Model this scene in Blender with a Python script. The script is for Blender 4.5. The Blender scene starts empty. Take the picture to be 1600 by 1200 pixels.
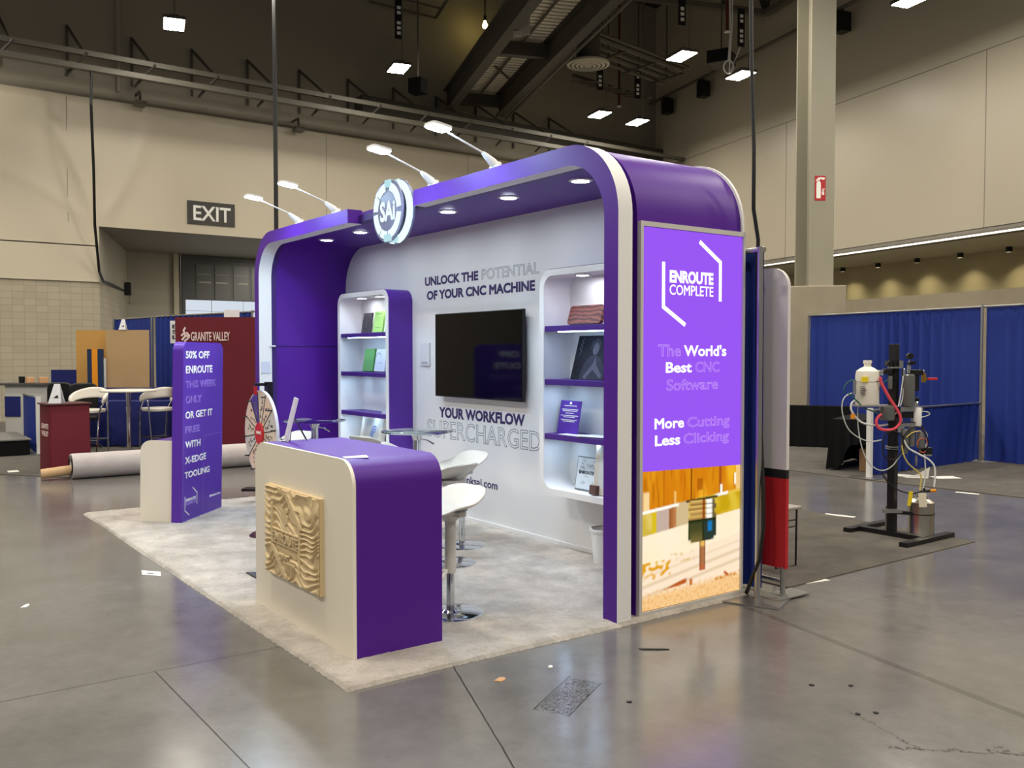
import bpy, math, random
from mathutils import Vector, Matrix, noise
random.seed(7)
SC = bpy.context.scene
COL = SC.collection
PI = math.pi

# ------------------------------------------------------------------ camera, world, exposure
EYE = Vector((4.023, -1.943, 1.65))
yaw, pitch, roll = math.radians(53.914), math.radians(1.962), math.radians(-0.02)
fwd = Vector((-math.sin(yaw) * math.cos(pitch), math.cos(yaw) * math.cos(pitch), -math.sin(pitch)))
rgt = Vector((math.cos(yaw), math.sin(yaw), 0))
upv = rgt.cross(fwd)
r2 = rgt * math.cos(roll) + upv * math.sin(roll)
u2 = upv * math.cos(roll) - rgt * math.sin(roll)
cam = bpy.data.cameras.new('camera')
cam.sensor_width = 36.0
cam.lens = 1431.0 / 1600.0 * 36.0
cam.clip_end = 200
camo = bpy.data.objects.new('camera', cam)
camo.matrix_world = Matrix(((r2.x, u2.x, -fwd.x, EYE.x), (r2.y, u2.y, -fwd.y, EYE.y), (r2.z, u2.z, -fwd.z, EYE.z), (0, 0, 0, 1)))
COL.objects.link(camo)
SC.camera = camo

world = bpy.data.worlds.new('hall_ambient')
SC.world = world
world.use_nodes = True
bg = world.node_tree.nodes['Background']
bg.inputs[0].default_value = (1.0, 0.95, 0.88, 1)
bg.inputs[1].default_value = 0.22
SC.view_settings.view_transform = 'Standard'
SC.view_settings.look = 'None'
SC.view_settings.gamma = 1.0
SC.view_settings.use_curve_mapping = False
SC.view_settings.exposure = 0.0
try:
    SC.cycles.max_bounces = 8
    SC.cycles.transparent_max_bounces = 12
    SC.cycles.sample_clamp_indirect = 6.0
    SC.cycles.use_denoising = True
except Exception:
    pass

WARM = (1.0, 0.93, 0.81)
COOL = (0.80, 0.92, 1.0)
LAMP_STRENGTH = 98.0          # the hall's high-bay lamps
SPOT_STRENGTH = 150.0          # the booth's recessed downlights
# the hall's lamps go on over and behind the viewer: the rows that stay above the frame
for (lx, ly) in ((-13.2, 4.6), (-7.6, 4.6), (-2.0, 4.6), (3.6, 4.6), (9.2, 4.6), (-13.0, 10.6), (-7.4, 10.6), (-1.8, 10.6), (3.8, 10.6),
                 (-18.6, -1.4), (-13.0, -1.4), (-7.4, -1.4), (-1.8, -1.4), (3.8, -1.4), (9.4, -1.4), (-13, -7.4), (-7.4, -7.4), (-1.8, -7.4), (3.8, -7.4),
                 (-1.8, 15.8), (3.8, 14.2), (9.4, 8.0), (-18.6, -7.4)):
    la = bpy.data.lights.new('high_bay_lamp', 'AREA')
    la.shape = 'RECTANGLE'; la.size = 0.75; la.size_y = 0.42
    la.color = WARM
    la.energy = 2.55 * LAMP_STRENGTH * 0.75 * 0.42 * PI
    lo = bpy.data.objects.new('high_bay_lamp', la)
    lo.location = (lx, ly, 9.0)
    COL.objects.link(lo)

# ------------------------------------------------------------------ helpers
def lin(c):
    c = c / 255.0
    return c / 12.92 if c <= 0.04045 else ((c + 0.055) / 1.055) ** 2.4

def rgb(r, g, b):
    return (lin(r), lin(g), lin(b), 1.0)

def M(name, col, rough=0.5, metal=0.0, spec=0.5, noise_amt=0.0, noise_scale=8.0, bump=0.0, bump_scale=200.0, trans=0.0, ior=1.45, coat=0.0):
    m = bpy.data.materials.new(name)
    m.use_nodes = True
    nt = m.node_tree
    b = nt.nodes['Principled BSDF']
    c = rgb(*col)
    b.inputs['Base Color'].default_value = c
    b.inputs['Roughness'].default_value = rough
    b.inputs['Metallic'].default_value = metal
    b.inputs['Specular IOR Level'].default_value = spec
    b.inputs['IOR'].default_value = ior
    b.inputs['Transmission Weight'].default_value = trans
    b.inputs['Coat Weight'].default_value = coat
    tc = nt.nodes.new('ShaderNodeTexCoord')
    if noise_amt:
        n = nt.nodes.new('ShaderNodeTexNoise')
        n.inputs['Scale'].default_value = noise_scale
        n.inputs['Detail'].default_value = 6
        nt.links.new(tc.outputs['Object'], n.inputs['Vector'])
        mx = nt.nodes.new('ShaderNodeMix'); mx.data_type = 'RGBA'
        nt.links.new(n.outputs['Fac'], mx.inputs['Factor'])
        mx.inputs['A'].default_value = tuple(x * (1 - noise_amt) for x in c[:3]) + (1,)
        mx.inputs['B'].default_value = tuple(min(1, x * (1 + noise_amt)) for x in c[:3]) + (1,)
        nt.links.new(mx.outputs['Result'], b.inputs['Base Color'])
    if bump:
        n2 = nt.nodes.new('ShaderNodeTexNoise')
        n2.inputs['Scale'].default_value = bump_scale
        n2.inputs['Detail'].default_value = 4
        nt.links.new(tc.outputs['Object'], n2.inputs['Vector'])
        bp = nt.nodes.new('ShaderNodeBump')
        bp.inputs['Strength'].default_value = bump
        bp.inputs['Distance'].default_value = 0.01
        nt.links.new(n2.outputs['Fac'], bp.inputs['Height'])
        nt.links.new(bp.outputs['Normal'], b.inputs['Normal'])
    return m

def EM(name, col, strength, linear=False):
    m = bpy.data.materials.new(name)
    m.use_nodes = True
    nt = m.node_tree
    nt.nodes.remove(nt.nodes['Principled BSDF'])
    e = nt.nodes.new('ShaderNodeEmission')
    e.inputs['Color'].default_value = tuple(col[:3]) + (1,) if linear else rgb(*col)
    e.inputs['Strength'].default_value = strength
    nt.links.new(e.outputs[0], nt.nodes['Material Output'].inputs[0])
    return m

class MB:
    """collects polygons of one mesh"""
    def __init__(self):
        self.v = []; self.f = []; self.m = []; self.mi = 0
    def pt(self, p):
        self.v.append(tuple(p)); return len(self.v) - 1
    def poly(self, pts):
        i = len(self.v)
        self.v += [tuple(p) for p in pts]
        self.f.append(list(range(i, i + len(pts)))); self.m.append(self.mi)
        return self
    def box(self, x0, x1, y0, y1, z0, z1, T=None):
        P = [Vector((x, y, z)) for z in (z0, z1) for y in (y0, y1) for x in (x0, x1)]
        if T is not None:
            P = [T @ p for p in P]
        i = len(self.v); self.v += [tuple(p) for p in P]
        for q in ((0, 2, 3, 1), (4, 5, 7, 6), (0, 1, 5, 4), (2, 6, 7, 3), (0, 4, 6, 2), (1, 3, 7, 5)):
            self.f.append([i + k for k in q]); self.m.append(self.mi)
        return self
    def beam(self, p0, p1, w, h, up=(0, 0, 1)):
        p0 = Vector(p0); p1 = Vector(p1); d = p1 - p0; L = d.length; d.normalize()
        u = Vector(up)
        s = d.cross(u)
        if s.length < 1e-4:
            s = d.cross(Vector((1, 0, 0)))
        s.normalize(); u = s.cross(d)
        T = Matrix(((s.x, d.x, u.x, p0.x), (s.y, d.y, u.y, p0.y), (s.z, d.z, u.z, p0.z), (0, 0, 0, 1)))
        return self.box(-w / 2, w / 2, 0, L, -h / 2, h / 2, T)
    def tube(self, pts, r, n=8, caps=True, closed=False):
        pts = [Vector(p) for p in pts]
        rs = r if isinstance(r, (list, tuple)) else [r] * len(pts)
        N = len(pts); rings = []
        prev = None
        for k, p in enumerate(pts):
            a = pts[k - 1] if (k > 0 or closed) else p
            b = pts[(k + 1) % N] if (k < N - 1 or closed) else p
            d = (b - a).normalized()
            if prev is None:
                s = d.cross(Vector((0, 0, 1)))
                if s.length < 1e-3:
                    s = d.cross(Vector((1, 0, 0)))
            else:
                s = prev - d * prev.dot(d)
                if s.length < 1e-6:
                    s = d.cross(Vector((0, 0, 1)))
            s.normalize(); prev = s
            t = d.cross(s)
            rings.append([self.pt(p + (s * math.cos(2 * PI * j / n) + t * math.sin(2 * PI * j / n)) * rs[k]) for j in range(n)])
        for k in range(N if closed else N - 1):
            A, B = rings[k], rings[(k + 1) % N]
            for j in range(n):
                self.f.append([A[j], A[(j + 1) % n], B[(j + 1) % n], B[j]]); self.m.append(self.mi)
        if caps and not closed:
            self.f.append(rings[0][::-1]); self.m.append(self.mi)
            self.f.append(rings[-1]); self.m.append(self.mi)
        return self
    def lathe(self, prof, c=(0, 0, 0), n=32, T=None):
        c = Vector(c); rings = []
        for (r, z) in prof:
            if r < 1e-6:
                p = Vector((0, 0, z)); p = (T @ p if T is not None else p) + c
                rings.append([self.pt(p)] * n)
            else:
                ring = []
                for j in range(n):
                    p = Vector((r * math.cos(2 * PI * j / n), r * math.sin(2 * PI * j / n), z))
                    ring.append(self.pt((T @ p if T is not None else p) + c))
                rings.append(ring)
        for A, B in zip(rings[:-1], rings[1:]):
            for j in range(n):
                q = [A[j], A[(j + 1) % n], B[(j + 1) % n], B[j]]
                q2 = []
                for x in q:
                    if x not in q2:
                        q2.append(x)
                if len(q2) > 2:
                    self.f.append(q2); self.m.append(self.mi)
        return self
    def grid(self, fn, nu, nv, mat=None):
        i = len(self.v)
        for b in range(nv + 1):
            for a in range(nu + 1):
                self.v.append(tuple(fn(a / nu, b / nv)))
        for b in range(nv):
            for a in range(nu):
                k = i + b * (nu + 1) + a
                self.f.append([k, k + 1, k + nu + 2, k + nu + 1])
                self.m.append(mat(a / nu, b / nv) if mat else self.mi)
        return self
    def prism(self, outline, d0, d1, to3):
        """outline: list of 2D points, extruded from d0 to d1; to3(a, b, d) -> 3D"""
        n = len(outline)
        A = [self.pt(to3(a, b, d0)) for a, b in outline]
        B = [self.pt(to3(a, b, d1)) for a, b in outline]
        self.f.append(A[::-1]); self.m.append(self.mi)
        self.f.append(B); self.m.append(self.mi)
        for k in range(n):
            self.f.append([A[k], A[(k + 1) % n], B[(k + 1) % n], B[k]]); self.m.append(self.mi)
        return self
    def band(self, o0, i0, o1, i1, y0, y1, closed=False, mats=(0, 0, 0, 0)):
        """a band between an outer and an inner xz outline, front profile at y0 and back profile at y1; mats = front, outer, inner, back"""
        n = len(o0)
        O0 = [self.pt((a, y0, b)) for a, b in o0]; I0 = [self.pt((a, y0, b)) for a, b in i0]
        O1 = [self.pt((a, y1, b)) for a, b in o1]; I1 = [self.pt((a, y1, b)) for a, b in i1]
        for k in range(n if closed else n - 1):
            l = (k + 1) % n
            for q, mm in (([O0[k], I0[k], I0[l], O0[l]], mats[0]), ([O0[k], O0[l], O1[l], O1[k]], mats[1]),
                          ([I0[k], I1[k], I1[l], I0[l]], mats[2]), ([O1[k], O1[l], I1[l], I1[k]], mats[3])):
                self.f.append(q); self.m.append(mm)
        if not closed:
            for k in (0, n - 1):
                self.f.append([O0[k], O1[k], I1[k], I0[k]]); self.m.append(mats[0])
        return self
    def mesh(self, name):
        me = bpy.data.meshes.new(name)
        me.from_pydata(self.v, [], self.f)
        return me

TM = {}          # world matrix of every thing, kept here because nothing is evaluated yet

def world_of(o):
    while o is not None:
        if o.name in TM:
            return TM[o.name]
        o = o.parent
    return Matrix.Identity(4)

def obj(name, mb, mat, parent=None, smooth=None, bevel=0.0, local=False, solid=0.0, subdiv=0, recalc=True):
    import bmesh
    me = mb.mesh(name) if isinstance(mb, MB) else mb
    if recalc:
        bm = bmesh.new(); bm.from_mesh(me)
        bmesh.ops.recalc_face_normals(bm, faces=bm.faces[:])
        bm.to_mesh(me); bm.free()
    mats = mat if isinstance(mat, (list, tuple)) else [mat]
    for m in mats:
        me.materials.append(m)
    if isinstance(mb, MB) and len(mats) > 1:
        me.polygons.foreach_set('material_index', mb.m)
    if parent is not None and not local:
        me.transform(world_of(parent).inverted())
    if smooth:
        me.shade_smooth()
        me.set_sharp_from_angle(angle=math.radians(smooth))
    o = bpy.data.objects.new(name, me)
    COL.objects.link(o)
    if parent is not None:
        o.parent = parent
    if solid:
        s = o.modifiers.new('thickness', 'SOLIDIFY'); s.thickness = solid; s.offset = 0
    if bevel:
        b = o.modifiers.new('edge', 'BEVEL'); b.width = bevel; b.segments = 2; b.limit_method = 'ANGLE'; b.angle_limit = math.radians(40)
    if subdiv:
        s = o.modifiers.new('smooth', 'SUBSURF'); s.levels = subdiv; s.render_levels = subdiv
    return o

def tag(o, label, cat, group=None):
    o['label'] = label; o['category'] = cat
    if group:
        o['group'] = group
    return o

def thing(name, label, cat, loc=(0, 0, 0), rotz=0.0, group=None, tilt=None):
    o = bpy.data.objects.new(name, None)
    COL.objects.link(o)
    o.empty_display_size = 0.1
    Mx = Matrix.Translation(Vector(loc)) @ Matrix.Rotation(rotz, 4, 'Z')
    if tilt is not None:
        Mx = Mx @ tilt
    o.matrix_world = Mx
    o.location = loc
    o.rotation_euler = Mx.to_euler()
    TM[o.name] = Mx
    return tag(o, label, cat, group)

def structure(name, mb, mat, **k):
    o = obj(name, mb, mat, **k)
    o['kind'] = 'structure'
    return o

def dup(root, loc, rotz=0.0, label=None, group=None):
    r = root.copy(); COL.objects.link(r)
    r.location = loc; r.rotation_euler = (0, 0, rotz)
    if label:
        r['label'] = label
    if group:
        r['group'] = group
    for ch in list(root.children):
        c = ch.copy(); COL.objects.link(c); c.parent = r
        for g in list(ch.children):
            d = g.copy(); COL.objects.link(d); d.parent = c
    return r

def arc(cx, cz, r, a0, a1, n=14):
    return [(cx + r * math.cos(math.radians(a0 + (a1 - a0) * k / n)), cz + r * math.sin(math.radians(a0 + (a1 - a0) * k / n))) for k in range(n + 1)]

def round_rect(x0, x1, z0, z1, r, n=8):
    return arc(x1 - r, z0 + r, r, -90, 0, n) + arc(x1 - r, z1 - r, r, 0, 90, n) + arc(x0 + r, z1 - r, r, 90, 180, n) + arc(x0 + r, z0 + r, r, 180, 270, n)

def plane_frame(O, u):
    O = Vector(O); u = Vector(u).normalized(); z = Vector((0, 0, 1)); n = u.cross(z)
    return Matrix(((u.x, z.x, n.x, O.x), (u.y, z.y, n.y, O.y), (u.z, z.z, n.z, O.z), (0, 0, 0, 1)))

def letters(s, u0, u1, v0, v1, bold=0.0, outline=0.0, thick=0.0015, shear=0.0):
    """mesh of a line of writing fitted to the rectangle u0..u1, v0..v1 of its own plane"""
    import bmesh
    parts = []
    for mode in (('fill', 'edge') if (bold and not outline) else (('edge',) if outline else ('fill',))):
        c = bpy.data.curves.new('writing', 'FONT')
        c.body = s
        c.resolution_u = 3
        if shear:
            c.shear = shear
        if mode == 'edge':
            c.fill_mode = 'NONE'
            c.bevel_depth = outline if outline else bold
            c.bevel_resolution = 0
        else:
            c.fill_mode = 'FRONT'
        o = bpy.data.objects.new('writing', c)
        me = bpy.data.meshes.new_from_object(o)
        parts.append((mode, me))
        bpy.data.objects.remove(o)
        bpy.data.curves.remove(c)
    bm = bmesh.new()
    for mode, me in parts:
        if mode == 'fill':
            me.transform(Matrix.Translation((0, 0, (bold or 0.02))))
        bm.from_mesh(me)
        bpy.data.meshes.remove(me)
    xs = [v.co.x for v in bm.verts]; ys = [v.co.y for v in bm.verts]
    zs = [abs(v.co.z) for v in bm.verts]
    ax, bx, ay, by = min(xs), max(xs), min(ys), max(ys)
    kz = thick / max(zs)
    for v in bm.verts:
        v.co.x = u0 + (v.co.x - ax) / (bx - ax) * (u1 - u0)
        v.co.y = v0 + (v.co.y - ay) / (by - ay) * (v1 - v0)
        v.co.z = v.co.z * kz
    out = bpy.data.meshes.new('lettering')
    bm.to_mesh(out); bm.free()
    return out

def write(parent, F, s, rect, mat, name='lettering', lift=0.001, **k):
    me = letters(s, *rect, **k)
    me.transform(F @ Matrix.Translation((0, 0, lift)))
    return obj(name, me, mat, parent, recalc=False)

def stroke(mb, pts, w, F, lift=0.001):
    """a flat mitred stroke along 2D points in the plane F"""
    P = [Vector((a, b)) for a, b in pts]
    L, R = [], []
    for k, p in enumerate(P):
        d0 = (p - P[k - 1]).normalized() if k else (P[1] - p).normalized()
        d1 = (P[k + 1] - p).normalized() if k < len(P) - 1 else d0
        n0 = Vector((-d0.y, d0.x)); n1 = Vector((-d1.y, d1.x))
        m = (n0 + n1).normalized()
        s = w / 2 / max(0.3, m.dot(n0))
        L.append(p + m * s); R.append(p - m * s)
    for k in range(len(P) - 1):
        mb.poly([F @ Vector((q.x, q.y, lift)) for q in (R[k], R[k + 1], L[k + 1], L[k])])
    return mb

def ellipse(cx, cz, rx, rz, n=28):
    return [(cx + rx * math.cos(2 * PI * k / n), cz + rz * math.sin(2 * PI * k / n)) for k in range(n)]

def pleats(P0, P1, z0, z1, wave=0.13, amp=0.03, seed=0, thick=True, flare=0.0):
    """a hanging pleated cloth between two floor points"""
    P0 = Vector((P0[0], P0[1], 0)); P1 = Vector((P1[0], P1[1], 0))
    d = P1 - P0; L = d.length; d.normalize(); n = Vector((d.y, -d.x, 0))
    cols = max(8, int(L / wave * 8))
    def fn(a, b):
        s = a * L
        ph = s / wave * 2 * PI + 1.6 * math.sin(s * 1.7 + seed) + 0.8 * math.sin(s * 4.1 + seed * 2)
        w = amp * (0.55 + 0.45 * math.sin(s * 2.3 + seed)) * (0.75 + 0.5 * (1 - b))
        o = w * math.sin(ph + 0.25 * math.sin(b * 3 + s)) + flare * (1 - b)
        p = P0 + d * s + n * o
        return (p.x, p.y, z0 + (z1 - z0) * b + 0.006 * math.sin(s * 3.0 + seed))
    return MB().grid(fn, cols, 8)
# ------------------------------------------------------------------ materials of the hall
def mat_floor():
    m = bpy.data.materials.new('polished_concrete')
    m.use_nodes = True
    nt = m.node_tree; N = nt.nodes; K = nt.links
    b = N['Principled BSDF']
    tc = N.new('ShaderNodeTexCoord')
    def noise_node(scale, detail=6, rough=0.6):
        n = N.new('ShaderNodeTexNoise'); n.inputs['Scale'].default_value = scale
        n.inputs['Detail'].default_value = detail; n.inputs['Roughness'].default_value = rough
        K.new(tc.outputs['Object'], n.inputs['Vector']); return n
    def math_node(op, a, bb=None, c=None):
        n = N.new('ShaderNodeMath'); n.operation = op
        for i, x in enumerate((a, bb, c)):
            if x is None:
                continue
            if isinstance(x, (int, float)):
                n.inputs[i].default_value = x
            else:
                K.new(x, n.inputs[i])
        return n.outputs[0]
    sep = N.new('ShaderNodeSeparateXYZ'); K.new(tc.outputs['Object'], sep.inputs[0])
    X, Y = sep.outputs['X'], sep.outputs['Y']
    n1 = noise_node(0.8, 8, 0.62); n2 = noise_node(5.0, 8, 0.7); n3 = noise_node(45.0, 4)
    ramp = N.new('ShaderNodeValToRGB')
    ramp.color_ramp.elements[0].position = 0.3; ramp.color_ramp.elements[0].color = (0.095, 0.089, 0.082, 1)
    ramp.color_ramp.elements[1].position = 0.72; ramp.color_ramp.elements[1].color = (0.19, 0.18, 0.168, 1)
    mixv = math_node('ADD', math_node('MULTIPLY', n1.outputs['Fac'], 0.6), math_node('ADD', math_node('MULTIPLY', n2.outputs['Fac'], 0.33), math_node('MULTIPLY', n3.outputs['Fac'], 0.07)))
    K.new(mixv, ramp.inputs[0])
    def seg(x0, y0, x1, y1, w, wob=0.0):
        """1 on a line segment of width w"""
        d = Vector((x1 - x0, y1 - y0)); L = d.length; d /= L
        rx = math_node('SUBTRACT', X, x0); ry = math_node('SUBTRACT', Y, y0)
        t = math_node('ADD', math_node('MULTIPLY', rx, d.x), math_node('MULTIPLY', ry, d.y))
        s = math_node('ABSOLUTE', math_node('ADD', math_node('ADD', math_node('MULTIPLY', rx, -d.y), math_node('MULTIPLY', ry, d.x)),
                      math_node('MULTIPLY', math_node('SUBTRACT', n2.outputs['Fac'], 0.5), wob)))
        on = math_node('LESS_THAN', s, w / 2)
        on = math_node('MULTIPLY', on, math_node('GREATER_THAN', t, 0.0))
        return math_node('MULTIPLY', on, math_node('LESS_THAN', t, L))
    joints = None
    for args in ((-0.857, -8, -0.857, 0.2, 0.006), (-0.857, -0.675, 2.6, -0.675, 0.006), (0.0, 0.61, 1.25, 0.13, 0.007, 0.02),
                 (-6.5, -2.0, -1.6, -1.3, 0.006, 0.03), (1.9, 1.55, 2.6, 2.35, 0.009, 0.35), (1.55, 1.75, 2.0, 1.65, 0.006, 0.3)):
        j = seg(*args)
        joints = j if joints is None else math_node('MAXIMUM', joints, j)
    stripe = seg(-0.2, 2.83, 2.6, 2.24, 0.05, 0.02)
    # a scuffed patch of old glue
    sc = seg(0.56, 1.04, 0.78, 0.64, 0.17, 0.05)
    w = N.new('ShaderNodeTexNoise'); w.inputs['Scale'].default_value = 26; w.inputs['Detail'].default_value = 6; w.inputs['Distortion'].default_value = 2.5
    K.new(tc.outputs['Object'], w.inputs['Vector'])
    scr = math_node('MULTIPLY', sc, math_node('LESS_THAN', math_node('ABSOLUTE', math_node('SUBTRACT', w.outputs['Fac'], 0.5)), 0.035))
    scr = math_node('MAXIMUM', scr, math_node('MAXIMUM', seg(0.46, 1.02, 0.70, 0.60, 0.006), seg(0.63, 1.08, 0.86, 0.68, 0.006)))
    dark = math_node('MAXIMUM', joints, scr)
    mx = N.new('ShaderNodeMix'); mx.data_type = 'RGBA'
    K.new(math_node('MULTIPLY', dark, 0.88), mx.inputs['Factor'])
    K.new(ramp.outputs[0], mx.inputs['A']); mx.inputs['B'].default_value = (0.012, 0.011, 0.010, 1)
    mx2 = N.new('ShaderNodeMix'); mx2.data_type = 'RGBA'
    K.new(math_node('MULTIPLY', stripe, 0.45), mx2.inputs['Factor'])
    K.new(mx.outputs['Result'], mx2.inputs['A']); mx2.inputs['B'].default_value = (0.04, 0.036, 0.034, 1)
    K.new(mx2.outputs['Result'], b.inputs['Base Color'])
    K.new(math_node('ADD', math_node('ADD', 0.10, math_node('MULTIPLY', n1.outputs['Fac'], 0.15)), math_node('MULTIPLY', dark, 0.3)), b.inputs['Roughness'])
    K.new(math_node('SUBTRACT', 0.75, math_node('MULTIPLY', dark, 0.7)), b.inputs['Specular IOR Level'])
    bp = N.new('ShaderNodeBump'); bp.inputs['Strength'].default_value = 0.05; bp.inputs['Distance'].default_value = 0.02
    K.new(n2.outputs['Fac'], bp.inputs['Height']); K.new(bp.outputs['Normal'], b.inputs['Normal'])
    return m

def mat_block():
    m = bpy.data.materials.new('stack_bond_block')
    m.use_nodes = True
    nt = m.node_tree; N = nt.nodes; K = nt.links
    b = N['Principled BSDF']; b.inputs['Roughness'].default_value = 0.85
    tc = N.new('ShaderNodeTexCoord'); sep = N.new('ShaderNodeSeparateXYZ'); cmb = N.new('ShaderNodeCombineXYZ')
    K.new(tc.outputs['Object'], sep.inputs[0])
    ad = N.new('ShaderNodeMath'); ad.operation = 'SUBTRACT'
    K.new(sep.outputs['Y'], ad.inputs[0]); K.new(sep.outputs['X'], ad.inputs[1])
    K.new(ad.outputs[0], cmb.inputs[0]); K.new(sep.outputs['Z'], cmb.inputs[1])
    br = N.new('ShaderNodeTexBrick'); br.offset = 0.0; br.squash = 1.0
    br.inputs['Scale'].default_value = 1.0
    br.inputs['Brick Width'].default_value = 0.26; br.inputs['Row Height'].default_value = 0.165
    br.inputs['Mortar Size'].default_value = 0.008
    br.inputs['Color1'].default_value = rgb(172, 164, 144); br.inputs['Color2'].default_value = rgb(166, 157, 138)
    br.inputs['Mortar'].default_value = rgb(154, 146, 128)
    K.new(cmb.outputs[0], br.inputs['Vector'])
    K.new(br.outputs['Color'], b.inputs['Base Color'])
    return m

def mat_carpet(name, a, bcol, scale, bump=0.6, wear=0.25):
    m = bpy.data.materials.new(name)
    m.use_nodes = True
    nt = m.node_tree; N = nt.nodes; K = nt.links
    b = N['Principled BSDF']; b.inputs['Roughness'].default_value = 0.95; b.inputs['Specular IOR Level'].default_value = 0.1
    b.inputs['Sheen Weight'].default_value = 0.15
    tc = N.new('ShaderNodeTexCoord')
    n = N.new('ShaderNodeTexNoise'); n.inputs['Scale'].default_value = scale; n.inputs['Detail'].default_value = 5; n.inputs['Roughness'].default_value = 0.75
    big = N.new('ShaderNodeTexNoise'); big.inputs['Scale'].default_value = 3.5; big.inputs['Detail'].default_value = 9; big.inputs['Roughness'].default_value = 0.68
    big.inputs['Distortion'].default_value = 0.2
    K.new(tc.outputs['Object'], n.inputs['Vector']); K.new(tc.outputs['Object'], big.inputs['Vector'])
    mixf = N.new('ShaderNodeMath'); mixf.operation = 'MULTIPLY_ADD'
    K.new(big.outputs['Fac'], mixf.inputs[0]); mixf.inputs[1].default_value = wear * 2
    m2 = N.new('ShaderNodeMath'); m2.operation = 'MULTIPLY_ADD'
    K.new(n.outputs['Fac'], m2.inputs[0]); m2.inputs[1].default_value = 1.0 - wear; m2.inputs[2].default_value = -wear * 0.5
    K.new(m2.outputs[0], mixf.inputs[2])
    r = N.new('ShaderNodeValToRGB')
    r.color_ramp.elements[0].position = 0.33; r.color_ramp.elements[0].color = rgb(*a)
    r.color_ramp.elements[1].position = 0.66; r.color_ramp.elements[1].color = rgb(*bcol)
    K.new(mixf.outputs[0], r.inputs[0]); K.new(r.outputs[0], b.inputs['Base Color'])
    bp = N.new('ShaderNodeBump'); bp.inputs['Strength'].default_value = bump; bp.inputs['Distance'].default_value = 0.012
    K.new(n.outputs['Fac'], bp.inputs['Height']); K.new(bp.outputs['Normal'], b.inputs['Normal'])
    return m

FLOOR = mat_floor()
BLOCK = mat_block()
PANEL = M('beige_wall_panel', (198, 188, 166), 0.42, noise_amt=0.03, noise_scale=0.7)
PANELR = M('beige_painted_wall', (190, 181, 161), 0.36, noise_amt=0.04, noise_scale=0.6)
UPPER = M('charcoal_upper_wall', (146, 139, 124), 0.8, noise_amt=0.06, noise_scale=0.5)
CONC = M('cast_concrete', (150, 140, 120), 0.8, noise_amt=0.16, noise_scale=3.0, bump=0.15, bump_scale=30)
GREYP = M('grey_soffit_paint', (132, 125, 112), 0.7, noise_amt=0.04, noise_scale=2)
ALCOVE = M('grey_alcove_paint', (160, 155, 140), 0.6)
BLACKC = M('black_ceiling', (38, 36, 33), 0.9)
STEEL = M('painted_grey_steel', (98, 94, 83), 0.55, noise_amt=0.08, noise_scale=6)
DSTEEL = M('dark_painted_steel', (72, 69, 62), 0.6, noise_amt=0.08, noise_scale=5)
DOORG = M('charcoal_door', (72, 73, 72), 0.45)
BLACK = M('black_plastic', (14, 14, 15), 0.4)
BLACKM = M('black_metal', (18, 18, 20), 0.35, spec=0.5)
RUBBER = M('black_cable', (16, 16, 16), 0.55)
WHITEP = M('white_plastic', (225, 225, 222), 0.35)
CHROME = M('chrome', (205, 208, 212), 0.09, metal=1.0)
ALU = M('brushed_aluminium', (170, 170, 168), 0.32, metal=0.9)
LAMP = EM('high_bay_light', WARM, LAMP_STRENGTH, linear=True)
DAY = EM('daylit_glass', (222, 232, 244), 0.9)
LED = EM('led_strip_light', (255, 246, 228), 6.0)
ALCL = EM('alcove_downlight', (255, 240, 200), 380.0)
WHITE_INK = M('white_print', (240, 238, 232), 0.5)

# ------------------------------------------------------------------ the hall
f = MB().grid(lambda a, b: (-32 + 50 * a, -16 + 56 * b, 0), 1, 1)
structure('floor', f, FLOOR, recalc=False)
structure('ceiling', MB().box(-32, 18, -16, 40, 14.6, 14.8), BLACKC)

# the wall on the left runs along y at x = -21; an alcove with a big door opens in it
XW = -21.0
structure('wall_left', MB().box(XW - 0.4, XW, -14, 3.33, 0, 3.44), BLOCK)
def folds(y, z):
    """creases of the wall cover that gather at the alcove's corner"""
    d = 0.0
    for (ty, tz, w, amp) in ((2.15, 7.8, 0.16, 0.055), (4.9, 7.9, 0.22, 0.045), (0.6, 6.4, 0.2, 0.02)):
        ay, az = 3.25, 4.85
        L = math.hypot(ty - ay, tz - az); dy, dz = (ty - ay) / L, (tz - az) / L
        t = (y - ay) * dy + (z - az) * dz
        s = (y - ay) * -dz + (z - az) * dy + 0.1 * math.sin(t * 1.4)
        if 0 < t < L * 1.1:
            k = min(1, t / 0.6) * min(1, max(0, (L * 1.1 - t) / 0.8))
            d += amp * k * math.exp(-(s / (w * (0.5 + 0.5 * t / L))) ** 2)
    d += 0.035 * math.exp(-((z - 7.72 - 0.12 * math.sin(y * 1.3)) / 0.10) ** 2) * (1 if y < 2.6 else 0.6 if 4.3 < y < 7.3 else 0)
    return d
def wall_grid(y0, y1, z0, z1, x, st):
    return MB().grid(lambda a, b: (x + folds(y0 + (y1 - y0) * a, z0 + (z1 - z0) * b), y0 + (y1 - y0) * a, z0 + (z1 - z0) * b),
                     max(1, int((y1 - y0) / st)), max(1, int((z1 - z0) / st)))
structure('wall_left_cover', wall_grid(-5, 3.33, 4.36, 8.04, XW + 0.05, 0.09), PANEL, smooth=60, recalc=False)
structure('wall_left_cover_over_door', wall_grid(3.33, 12.0, 4.845, 8.04, XW + 0.05, 0.09), PANEL, smooth=60, recalc=False)
structure('wall_left_band', MB().box(XW - 0.02, XW + 0.05, -5, 3.33, 3.44, 4.33), PANEL)
structure('wall_left_far', MB().box(XW - 0.05, XW + 0.05, 12.0, 23.2, 0, 8.04), PANEL)
structure('wall_left_core', MB().box(XW - 0.3, XW - 0.03, -5, 3.33, 3.44, 8.04), UPPER)
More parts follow.
